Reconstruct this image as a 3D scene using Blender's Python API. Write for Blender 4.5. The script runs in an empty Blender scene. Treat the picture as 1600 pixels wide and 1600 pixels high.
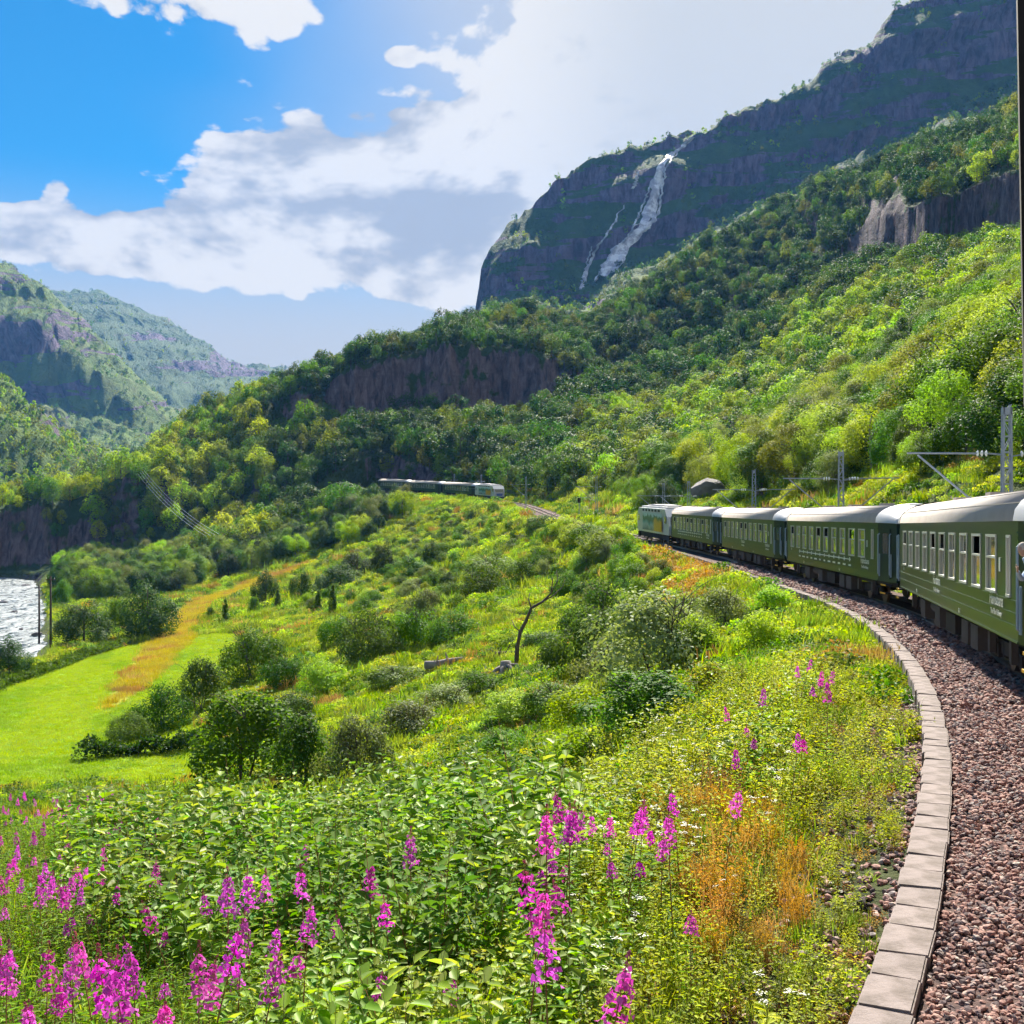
import bpy, bmesh, math, random
import numpy as np
from mathutils import Vector, Matrix, Euler
from mathutils.bvhtree import BVHTree
R = math.radians
scene = bpy.context.scene
COL = scene.collection

# ------------------------------------------------------------------ camera, sky, sun, exposure
F, VH, HC = 1790.0, 812.0, 3.16          # focal length and horizon in photo pixels, lens height over the rail
cam_d = bpy.data.cameras.new("camera"); cam = bpy.data.objects.new("camera", cam_d); COL.objects.link(cam)
cam.location = (0, 0, HC); cam.rotation_euler = (R(90), 0, 0)
cam_d.sensor_width = 36; cam_d.lens = 36 * F / 1600; cam_d.shift_y = (VH - 800) / 1600
cam_d.clip_start = 0.05; cam_d.clip_end = 40000
scene.camera = cam
SUN_AZ, SUN_EL = 6.0, 41.0             # degrees: azimuth from the view direction (+ right), elevation
vs = scene.view_settings
vs.view_transform = 'Standard'; vs.look = 'None'; vs.gamma = 1; vs.exposure = 1.5; vs.use_curve_mapping = False
scene.render.engine = 'CYCLES'
cy = scene.cycles
cy.max_bounces = 5; cy.diffuse_bounces = 2; cy.glossy_bounces = 2; cy.transmission_bounces = 4
cy.transparent_max_bounces = 4; cy.volume_bounces = 0; cy.use_denoising = True
cy.use_adaptive_sampling = True; cy.adaptive_threshold = 0.045; cy.sample_clamp_indirect = 4
sun_d = bpy.data.lights.new("sun", 'SUN'); sun_d.energy = 5.0; sun_d.angle = R(0.5); sun_d.color = (1, 0.93, 0.78)
sun = bpy.data.objects.new("sun", sun_d); COL.objects.link(sun)
SD = Vector((math.sin(R(SUN_AZ)) * math.cos(R(SUN_EL)), math.cos(R(SUN_AZ)) * math.cos(R(SUN_EL)), math.sin(R(SUN_EL))))
sun.rotation_euler = SD.to_track_quat('Z', 'Y').to_euler(); sun.location = (0, 0, 60)

class NT:                                 # small node-tree writer
    def __init__(s, tree): s.t = tree; s.n = tree.nodes; s.l = tree.links
    def new(s, typ, **kw):
        n = s.n.new(typ)
        for k, v in kw.items(): setattr(n, k, v)
        return n
    def put(s, sock, v):
        if v is None: return
        if isinstance(v, bpy.types.NodeSocket): s.l.new(v, sock)
        else: sock.default_value = v
    def math(s, op, a, b=None, c=None, clamp=False):
        n = s.new('ShaderNodeMath', operation=op, use_clamp=clamp)
        for i, v in enumerate((a, b, c)): s.put(n.inputs[i], v)
        return n.outputs[0]
    def vmath(s, op, a, b=None):
        n = s.new('ShaderNodeVectorMath', operation=op); s.put(n.inputs[0], a); s.put(n.inputs[1], b)
        return n.outputs[0]
    def mix(s, fac, a, b, blend='MIX'):
        n = s.new('ShaderNodeMix', data_type='RGBA', blend_type=blend); s.put(n.inputs[0], fac)
        s.put(n.inputs[6], a if isinstance(a, bpy.types.NodeSocket) else (*a[:3], 1))
        s.put(n.inputs[7], b if isinstance(b, bpy.types.NodeSocket) else (*b[:3], 1)); return n.outputs[2]
    def noise(s, vec, scale, detail=4, rough=.55, dim='3D', dist=0):
        n = s.new('ShaderNodeTexNoise', noise_dimensions=dim); s.put(n.inputs['Vector'], vec)
        n.inputs['Scale'].default_value = scale; n.inputs['Detail'].default_value = detail
        n.inputs['Roughness'].default_value = rough; n.inputs['Distortion'].default_value = dist; return n.outputs[0]
    def ramp(s, fac, stops, interp='LINEAR'):
        n = s.new('ShaderNodeValToRGB'); s.put(n.inputs[0], fac); cr = n.color_ramp; cr.interpolation = interp
        while len(cr.elements) < len(stops): cr.elements.new(0.5)
        for e, (p, c) in zip(cr.elements, stops):
            e.position = p; e.color = (c, c, c, 1) if isinstance(c, (int, float)) else (*c[:3], 1)
        return n.outputs[0]
    def smooth(s, v, a, b):
        n = s.new('ShaderNodeMapRange', interpolation_type='SMOOTHSTEP'); s.put(n.inputs[0], v)
        n.inputs[1].default_value = a; n.inputs[2].default_value = b; return n.outputs[0]

def build_world():
    w = bpy.data.worlds.new("World"); scene.world = w; w.use_nodes = True; w.cycles.sampling_method = 'MANUAL'; w.cycles.sample_map_resolution = 256
    t = NT(w.node_tree); t.n.clear()
    sky = t.new('ShaderNodeTexSky', sky_type='NISHITA'); sky.sun_disc = False
    sky.sun_elevation = R(SUN_EL); sky.sun_rotation = R(SUN_AZ); sky.altitude = 300; sky.air_density = 1.0
    sky.dust_density = 0.6; sky.ozone_density = 2.0
    hs = t.new('ShaderNodeHueSaturation'); hs.inputs['Saturation'].default_value = 2.0; hs.inputs['Hue'].default_value = 0.49
    t.put(hs.inputs['Color'], sky.outputs[0])
    d = t.new('ShaderNodeTexCoord').outputs['Generated']
    sp = t.new('ShaderNodeSeparateXYZ'); t.put(sp.inputs[0], d)
    az = t.math('MULTIPLY', t.math('ARCTAN2', sp.outputs[0], sp.outputs[1]), 57.29578)
    el = t.math('MULTIPLY', t.math('ARCSINE', sp.outputs[2]), 57.29578)
    flat = t.new('ShaderNodeCombineXYZ'); t.put(flat.inputs[0], sp.outputs[0]); t.put(flat.inputs[1], sp.outputs[1])
    t.put(flat.inputs[2], t.math('MULTIPLY', sp.outputs[2], 1.7)); fv = flat.outputs[0]
    n1 = t.noise(fv, 4.2, 8, .60, dist=.25)
    n1b = t.noise(t.vmath('ADD', fv, (.012, 0, .05)), 4.2, 5, .60, dist=.25)          # the same field a little sunward: gives the billows relief
    n2 = t.noise(t.vmath('ADD', fv, (3.1, 7.7, 1.3)), 2.6, 3, .5)
    vo = t.new('ShaderNodeTexVoronoi', feature='F1'); t.put(vo.inputs['Vector'], fv); vo.inputs['Scale'].default_value = 26; vo.inputs['Detail'].default_value = 1
    puff = t.math('SUBTRACT', .45, vo.outputs['Distance'])
    def blob(u, v, ru, rv, amp):          # a cloud mass centred on a bearing and height of the sky
        a0 = math.degrees(math.atan((u - 800) / F)); e0 = math.degrees(math.atan((VH - v) / F * math.cos(R(a0))))
        ka, ke = 1 / (ru / F * 57.3), 1 / (rv / F * 57.3)
        q = t.math('ADD', t.math('POWER', t.math('MULTIPLY', t.math('SUBTRACT', az, a0), ka), 2), t.math('POWER', t.math('MULTIPLY', t.math('SUBTRACT', el, e0), ke), 2))
        return t.math('MULTIPLY', t.math('EXPONENT', t.math('MULTIPLY', q, -1)), amp)
    acc = 0.0
    for b in [(230, -30, 270, 90, .60), (420, 25, 80, 40, .22), (450, 270, 260, 105, .58), (130, 385, 230, 60, .50), (470, 400, 330, 70, .50), (690, 400, 90, 85, .3),
              (1050, 150, 330, 240, .62), (1300, -100, 500, 260, .6), (800, 280, 160, 90, .45), (628, 86, 36, 18, .42),
              (90, 290, 30, 18, .34), (50, 345, 60, 28, .36), (640, 445, 60, 30, .3),
              (90, 200, 190, 110, -.40), (600, 60, 190, 100, -.30), (420, 530, 260, 70, -.13), (140, 330, 130, 25, -.10)]:
        acc = t.math('ADD', acc, blob(*b))
    far = t.smooth(t.math('ABSOLUTE', az), 27, 45)            # away from the view: broken cloud everywhere
    dens = t.math('ADD', t.math('ADD', acc, t.math('MULTIPLY', t.math('SUBTRACT', n1, .5), 1.55)), t.math('MULTIPLY', puff, .22))
    dens = t.math('ADD', dens, t.math('MULTIPLY', far, .12))
    cov = t.smooth(dens, .20, .27)
    veil = t.math('MULTIPLY', t.smooth(t.math('ADD', az, t.math('MULTIPLY', t.math('SUBTRACT', n2, .5), 18)), -17, 3), .85)
    low = t.math('MULTIPLY', t.smooth(el, 17, 8), .97)
    veil = t.math('MAXIMUM', veil, low)
    shade = t.math('ADD', t.math('ADD', blob(410, 245, 85, 45, .6), blob(380, 345, 190, 50, .55)), blob(660, 370, 130, 60, .85))
    rel = t.math('MULTIPLY', t.math('SUBTRACT', n1b, n1), 5.5)
    shade = t.smooth(t.math('ADD', t.math('ADD', shade, rel), t.math('ADD', t.math('MULTIPLY', t.math('SUBTRACT', n1, .5), .9), t.math('MULTIPLY', puff, -.35))), .18, .85)
    shade = t.math('MAXIMUM', shade, t.math('MULTIPLY', far, t.smooth(n2, .5, .7)))
    ccol = t.mix(shade, (1.0, 0.935, 0.82), (0.50, 0.505, 0.50))
    ccol = t.mix(t.smooth(az, -2, 9), ccol, (0.74, 0.725, 0.67))
    bg = t.new('ShaderNodeBackground'); t.put(bg.inputs[0], hs.outputs[0]); bg.inputs[1].default_value = 0.037
    vl = t.new('ShaderNodeBackground'); vl.inputs[0].default_value = (0.76, 0.745, 0.70, 1); vl.inputs[1].default_value = 0.32
    cl = t.new('ShaderNodeBackground'); t.put(cl.inputs[0], ccol); cl.inputs[1].default_value = 0.36
    m0 = t.new('ShaderNodeMixShader'); t.put(m0.inputs[0], veil); t.l.new(bg.outputs[0], m0.inputs[1]); t.l.new(vl.outputs[0], m0.inputs[2])
    m1 = t.new('ShaderNodeMixShader'); t.put(m1.inputs[0], cov); t.l.new(m0.outputs[0], m1.inputs[1]); t.l.new(cl.outputs[0], m1.inputs[2])
    o = t.new('ShaderNodeOutputWorld'); t.l.new(m1.outputs[0], o.inputs[0])
build_world()

# ------------------------------------------------------------------ helpers
rng = np.random.default_rng(7); random.seed(7)
_perm = np.random.default_rng(3).permutation(512); _perm = np.concatenate([_perm, _perm, _perm])
_ga = np.random.default_rng(4).uniform(0, 2 * np.pi, 512)
def perlin(x, y, seed=0):
    x = np.asarray(x, float) + seed * 17.3; y = np.asarray(y, float) + seed * 9.1
    xi = np.floor(x).astype(int); yi = np.floor(y).astype(int); xf = x - xi; yf = y - yi
    u = xf * xf * xf * (xf * (xf * 6 - 15) + 10); v = yf * yf * yf * (yf * (yf * 6 - 15) + 10)
    def g(a, b, dx, dy):
        h = _ga[_perm[(_perm[a & 511] + (b & 511)) & 511]]; return np.cos(h) * dx + np.sin(h) * dy
    a = g(xi, yi, xf, yf); b = g(xi + 1, yi, xf - 1, yf); c = g(xi, yi + 1, xf, yf - 1); d = g(xi + 1, yi + 1, xf - 1, yf - 1)
    return (a + (b - a) * u + (c - a) * v + (a - b - c + d) * u * v) * 1.4
def fbm(x, y, oct=5, seed=0, gain=.5):
    s = 0; a = 1; f = 1
    for i in range(oct): s = s + a * perlin(x * f, y * f, seed + i); a *= gain; f *= 2.03
    return s
def sstep(a, b, x): t = np.clip((x - a) / (b - a), 0, 1); return t * t * (3 - 2 * t)

def tag(o, label=None, cat=None, group=None, kind=None):
    if label: o['label'] = label
    if cat: o['category'] = cat
    if group: o['group'] = group
    if kind: o['kind'] = kind
    return o
def link(name, data, parent=None, mat=None, loc=None, rot=None):
    o = bpy.data.objects.new(name, data); COL.objects.link(o)
    if parent is not None: o.parent = parent
    if mat is not None and data is not None and len(data.materials) == 0: data.materials.append(mat)
    if loc is not None: o.location = loc
    if rot is not None: o.rotation_euler = rot
    return o
def thing(name, label, cat, loc=(0, 0, 0), rot=(0, 0, 0), group=None, scale=None):
    o = bpy.data.objects.new(name, None); COL.objects.link(o); o.location = loc; o.rotation_euler = rot; o.empty_display_size = .2
    if scale is not None: o.scale = scale
    return tag(o, label, cat, group)
def mesh_np(name, v, f, mat=None, tint=None, smooth=False, mats=None, mi=None):
    v = np.asarray(v, np.float32).reshape(-1, 3); m = bpy.data.meshes.new(name); f = np.asarray(f, np.int32); n, k = f.shape
    m.vertices.add(len(v)); m.vertices.foreach_set('co', v.ravel()); m.loops.add(n * k); m.loops.foreach_set('vertex_index', f.ravel())
    m.polygons.add(n); m.polygons.foreach_set('loop_start', np.arange(0, n * k, k, dtype=np.int32))
    if smooth: m.polygons.foreach_set('use_smooth', np.ones(n, bool))
    if mi is not None: m.polygons.foreach_set('material_index', np.asarray(mi, np.int32))
    m.update(calc_edges=True)
    if tint is not None:
        a = m.attributes.new('tint', 'FLOAT', 'FACE'); a.data.foreach_set('value', np.asarray(tint, np.float32))
    for q in (mats or ([mat] if mat else [])): m.materials.append(q)
    return m

class MB:                                 # collects boxes, tubes and sheets into one mesh
    def __init__(s): s.v = []; s.f = []
    def add(s, vs, fs):
        b = len(s.v); s.v += [tuple(p) for p in vs]; s.f += [tuple(i + b for i in q) for q in fs]; return s
    def box(s, x0, x1, y0, y1, z0, z1):
        return s.add([(x0, y0, z0), (x1, y0, z0), (x1, y1, z0), (x0, y1, z0), (x0, y0, z1), (x1, y0, z1), (x1, y1, z1), (x0, y1, z1)],
                     [(0, 3, 2, 1), (4, 5, 6, 7), (0, 1, 5, 4), (1, 2, 6, 5), (2, 3, 7, 6), (3, 0, 4, 7)])
    def tube(s, pts, rad, n=6, cap=True):
        pts = [Vector(p) for p in pts]; rad = rad if hasattr(rad, '__len__') else [rad] * len(pts); b = len(s.v); ref = Vector((.3, .2, .93)).normalized()
        for i, p in enumerate(pts):
            d = (pts[min(i + 1, len(pts) - 1)] - pts[max(i - 1, 0)]).normalized()
            a = d.cross(ref); a = a.normalized() if a.length > 1e-3 else d.orthogonal().normalized(); c = d.cross(a)
            for k in range(n): s.v.append(tuple(p + (a * math.cos(2 * math.pi * k / n) + c * math.sin(2 * math.pi * k / n)) * rad[i]))
        for i in range(len(pts) - 1):
            for k in range(n): s.f.append((b + i * n + k, b + i * n + (k + 1) % n, b + (i + 1) * n + (k + 1) % n, b + (i + 1) * n + k))
        if cap:
            s.f.append(tuple(b + k for k in range(n))[::-1]); s.f.append(tuple(b + (len(pts) - 1) * n + k for k in range(n)))
        return s
    def bar(s, p, q, w, h=None):           # square bar between two points
        p, q = Vector(p), Vector(q); d = (q - p).normalized(); a = d.cross(Vector((0, 0, 1))); a = a.normalized() if a.length > 1e-3 else Vector((1, 0, 0)); c = a.cross(d); h = h or w
        vs = [e + a * sx * w / 2 + c * sz * h / 2 for e in (p, q) for sx, sz in ((-1, -1), (1, -1), (1, 1), (-1, 1))]
        return s.add(vs, [(0, 1, 2, 3), (7, 6, 5, 4), (0, 4, 5, 1), (1, 5, 6, 2), (2, 6, 7, 3), (3, 7, 4, 0)])
    def mesh(s, name, mat=None, smooth=False):
        m = bpy.data.meshes.new(name); m.from_pydata(s.v, [], s.f)
        bm = bmesh.new(); bm.from_mesh(m); bmesh.ops.recalc_face_normals(bm, faces=bm.faces); bm.to_mesh(m); bm.free()
        if smooth:
            for p in m.polygons: p.use_smooth = True
        if mat: m.materials.append(mat)
        return m
    def build(s, name, mat=None, parent=None, smooth=False, bevel=0, **kw):
        m = s.mesh(name, mat, smooth)
        if bevel:
            bm = bmesh.new(); bm.from_mesh(m); bmesh.ops.bevel(bm, geom=list(bm.edges), offset=bevel, segments=1, affect='EDGES', clamp_overlap=True); bm.to_mesh(m); bm.free()
        return link(name, m, parent, **kw)

def principled(name, col=(.5, .5, .5), rough=.6, metal=0, spec=.4, coat=0, fn=None):
    m = bpy.data.materials.new(name); m.use_nodes = True; t = NT(m.node_tree); b = t.n['Principled BSDF']
    b.inputs['Base Color'].default_value = (*col, 1); b.inputs['Roughness'].default_value = rough; b.inputs['Metallic'].default_value = metal
    b.inputs['Specular IOR Level'].default_value = spec; b.inputs['Coat Weight'].default_value = coat; b.inputs['Coat Roughness'].default_value = .08
    if fn: fn(t, b)
    return m
def worn(c2, scale=3.0, amt=.5, bump=0, coord='Object', bscale=None):
    def fn(t, b):
        tc = t.new('ShaderNodeTexCoord').outputs[coord]; n = t.noise(tc, scale, 7, .62)
        base = tuple(b.inputs['Base Color'].default_value)
        rnd = t.new('ShaderNodeObjectInfo').outputs['Random']
        c = t.mix(t.math('MULTIPLY', t.smooth(n, .35, .7), amt), base, c2)
        c = t.mix(t.math('MULTIPLY', rnd, .25), c, tuple(k * .6 for k in base[:3]))
        t.put(b.inputs['Base Color'], c)
        if bump:
            bp = t.new('ShaderNodeBump'); bp.inputs['Strength'].default_value = bump; bp.inputs['Distance'].default_value = .02
            t.put(bp.inputs['Height'], t.noise(tc, bscale or scale * 6, 6, .65)); t.put(b.inputs['Normal'], bp.outputs[0])
    return fn
def leafmat(name, ca, cb, trans=.5, rough=.62, hue=.02, val=.35, spec=.14, tcol=(1.4, 1.3, .45)):
    """leaf: colour varies from leaf to leaf (face tint) and plant to plant; light passes through."""
    m = bpy.data.materials.new(name); m.use_nodes = True; t = NT(m.node_tree); b = t.n['Principled BSDF']; out = t.n['Material Output']
    at = t.new('ShaderNodeAttribute', attribute_name='tint').outputs['Fac']; rnd = t.new('ShaderNodeObjectInfo').outputs['Random']
    c = t.mix(at, ca, cb); h = t.new('ShaderNodeHueSaturation'); t.put(h.inputs['Color'], c)
    t.put(h.inputs['Hue'], t.math('ADD', .5 - hue, t.math('MULTIPLY', rnd, 2 * hue)))
    r2 = t.math('FRACT', t.math('MULTIPLY', rnd, 7.31)); t.put(h.inputs['Value'], t.math('ADD', 1 - val, t.math('MULTIPLY', r2, 2 * val)))
    r3 = t.math('FRACT', t.math('MULTIPLY', rnd, 3.77)); t.put(h.inputs['Saturation'], t.math('ADD', .85, t.math('MULTIPLY', r3, .25)))
    t.put(b.inputs['Base Color'], h.outputs[0]); b.inputs['Roughness'].default_value = rough; b.inputs['Specular IOR Level'].default_value = spec
    tr = t.new('ShaderNodeBsdfTranslucent'); t.put(tr.inputs[0], t.mix(1.0, h.outputs[0], tcol, 'MULTIPLY'))
    ms = t.new('ShaderNodeMixShader'); ms.inputs[0].default_value = trans; t.l.new(b.outputs[0], ms.inputs[1]); t.l.new(tr.outputs[0], ms.inputs[2]); t.l.new(ms.outputs[0], out.inputs[0])
    return m

_hidden = {}
def scatter(name, pts, rot, scl, idx, protos, label, cat, parent=None):
    """one mass of plants or stones: prototype meshes instanced on a cloud of points."""
    pts = np.asarray(pts, np.float32).reshape(-1, 3); n = len(pts); m = bpy.data.meshes.new(name); m.vertices.add(n); m.vertices.foreach_set('co', pts.ravel())
    rot = np.asarray(rot, np.float32).reshape(-1, 3)
    m.attributes.new('rot', 'FLOAT_VECTOR', 'POINT').data.foreach_set('vector', rot.ravel())
    scl = np.asarray(scl, np.float32)
    if scl.ndim == 1: scl = np.repeat(scl[:, None], 3, 1)
    m.attributes.new('scl', 'FLOAT_VECTOR', 'POINT').data.foreach_set('vector', scl.ravel())
    m.attributes.new('idx', 'INT', 'POINT').data.foreach_set('value', np.asarray(idx, np.int32))
    c = bpy.data.collections.new(name + "_kinds")
    for i, me in enumerate(protos): c.objects.link(bpy.data.objects.new(f"{name}_kind_{i:02d}", me))
    g = bpy.data.node_groups.new(name + "_nodes", 'GeometryNodeTree')
    g.interface.new_socket('Geometry', in_out='INPUT', socket_type='NodeSocketGeometry'); g.interface.new_socket('Geometry', in_out='OUTPUT', socket_type='NodeSocketGeometry')
    t = NT(g); gi = t.new('NodeGroupInput'); go = t.new('NodeGroupOutput'); ip = t.new('GeometryNodeInstanceOnPoints')
    ci = t.new('GeometryNodeCollectionInfo'); ci.inputs['Collection'].default_value = c; ci.inputs['Separate Children'].default_value = True; ci.inputs['Reset Children'].default_value = True
    def at(nm, ty): q = t.new('GeometryNodeInputNamedAttribute', data_type=ty); q.inputs[0].default_value = nm; return q.outputs[0]
    er = t.new('FunctionNodeEulerToRotation'); t.l.new(at('rot', 'FLOAT_VECTOR'), er.inputs[0])
    t.l.new(gi.outputs[0], ip.inputs['Points']); t.l.new(ci.outputs[0], ip.inputs['Instance']); ip.inputs['Pick Instance'].default_value = True
    t.l.new(at('idx', 'INT'), ip.inputs['Instance Index']); t.l.new(er.outputs[0], ip.inputs['Rotation']); t.l.new(at('scl', 'FLOAT_VECTOR'), ip.inputs['Scale'])
    t.l.new(ip.outputs[0], go.inputs[0])
    o = link(name, m, parent); md = o.modifiers.new("scatter", 'NODES'); md.node_group = g
    return tag(o, label, cat, kind='stuff')
def text_mesh(body, size, extrude=.002):
    cu = bpy.data.curves.new("lettering", 'FONT'); cu.body = body; cu.size = size; cu.extrude = extrude; cu.align_x = 'CENTER'
    o = bpy.data.objects.new("lettering", cu); COL.objects.link(o); bpy.context.view_layer.update()
    m = bpy.data.meshes.new_from_object(o.evaluated_get(bpy.context.evaluated_depsgraph_get())); bpy.data.objects.remove(o); return m
def ordinal(n):
    w = ['first', 'second', 'third', 'fourth', 'fifth', 'sixth', 'seventh', 'eighth', 'ninth', 'tenth', 'eleventh', 'twelfth', 'thirteenth', 'fourteenth', 'fifteenth', 'sixteenth', 'seventeenth', 'eighteenth', 'nineteenth', 'twentieth']
    if n > 99: return 'hundredth' if n == 100 else 'hundred and ' + ordinal(n - 100)
    if n <= 20: return w[n - 1]
    tens = {2: 'twenty', 3: 'thirty', 4: 'forty', 5: 'fifty', 6: 'sixty', 7: 'seventy', 8: 'eighty', 9: 'ninety'}[n // 10]
    tt = {2: 'twentieth', 3: 'thirtieth', 4: 'fortieth', 5: 'fiftieth', 6: 'sixtieth', 7: 'seventieth', 8: 'eightieth', 9: 'ninetieth'}[n // 10]
    return tt if n % 10 == 0 else tens + '-' + w[n % 10 - 1]
# ------------------------------------------------------------------ railway line in plan and height
_SK = [-40, -5, 10, 22, 36, 55, 80, 110, 150, 180, 205, 240, 275, 300, 340, 480]
_TK = [45, 31.3, 23, 17.7, 11.8, 3.7, 2.1, -1.5, -7.6, -7, -5, -4, -7, -16, -27, -34]
_ZS = [-40, 0, 40, 80, 120, 160, 180, 210, 240, 305, 480]
_ZZ = [.4, 0, -.33, -.19, .41, 1.48, 2.2, 3.6, 5.0, 8.3, 17]
TS = np.arange(-40, 480, .5); TT = np.radians(np.interp(TS, _SK, _TK)); TZ = np.interp(TS, _ZS, _ZZ)
TZ = np.convolve(np.pad(TZ, 30, mode='edge'), np.ones(61) / 61, 'valid')
TX = np.concatenate([[0], np.cumsum(np.sin(TT[:-1]) * .5)]); TY = np.concatenate([[0], np.cumsum(np.cos(TT[:-1]) * .5)])
_k0 = int(np.argmin(abs(TS))); TX += 2.007 - TX[_k0]; TY -= TY[_k0]
def track(s, l=0.0, dz=0.0):              # point at arc length s, l metres left of the centre line, dz over the rail
    x, y, t, z = (np.interp(s, TS, a) for a in (TX, TY, TT, TZ)); return np.stack([x - l * np.cos(t), y + l * np.sin(t), z + dz + 0 * x], -1)
def heading(s): return float(np.interp(s, TS, TT))
def near_track(x, y):
    x = np.asarray(x, float).ravel(); y = np.asarray(y, float).ravel(); l = np.full(x.shape, 99.); zr = np.zeros(x.shape); si = np.zeros(x.shape)
    q = np.where((y < 460) & (x > -190) & (x < 70) & (y > -30))[0]
    for c in np.array_split(q, max(1, len(q) // 4000)):
        if len(c) == 0: continue
        d = (x[c, None] - TX[None, ::2]) ** 2 + (y[c, None] - TY[None, ::2]) ** 2; i = d.argmin(1) * 2
        dx = x[c] - TX[i]; dy = y[c] - TY[i]
        l[c] = -dx * np.cos(TT[i]) + dy * np.sin(TT[i]); far = np.sqrt(d.min(1)); l[c] = np.where(abs(l[c]) < far - 3, 99., l[c]); zr[c] = TZ[i]; si[c] = TS[i]
    return l, zr, si

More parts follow.
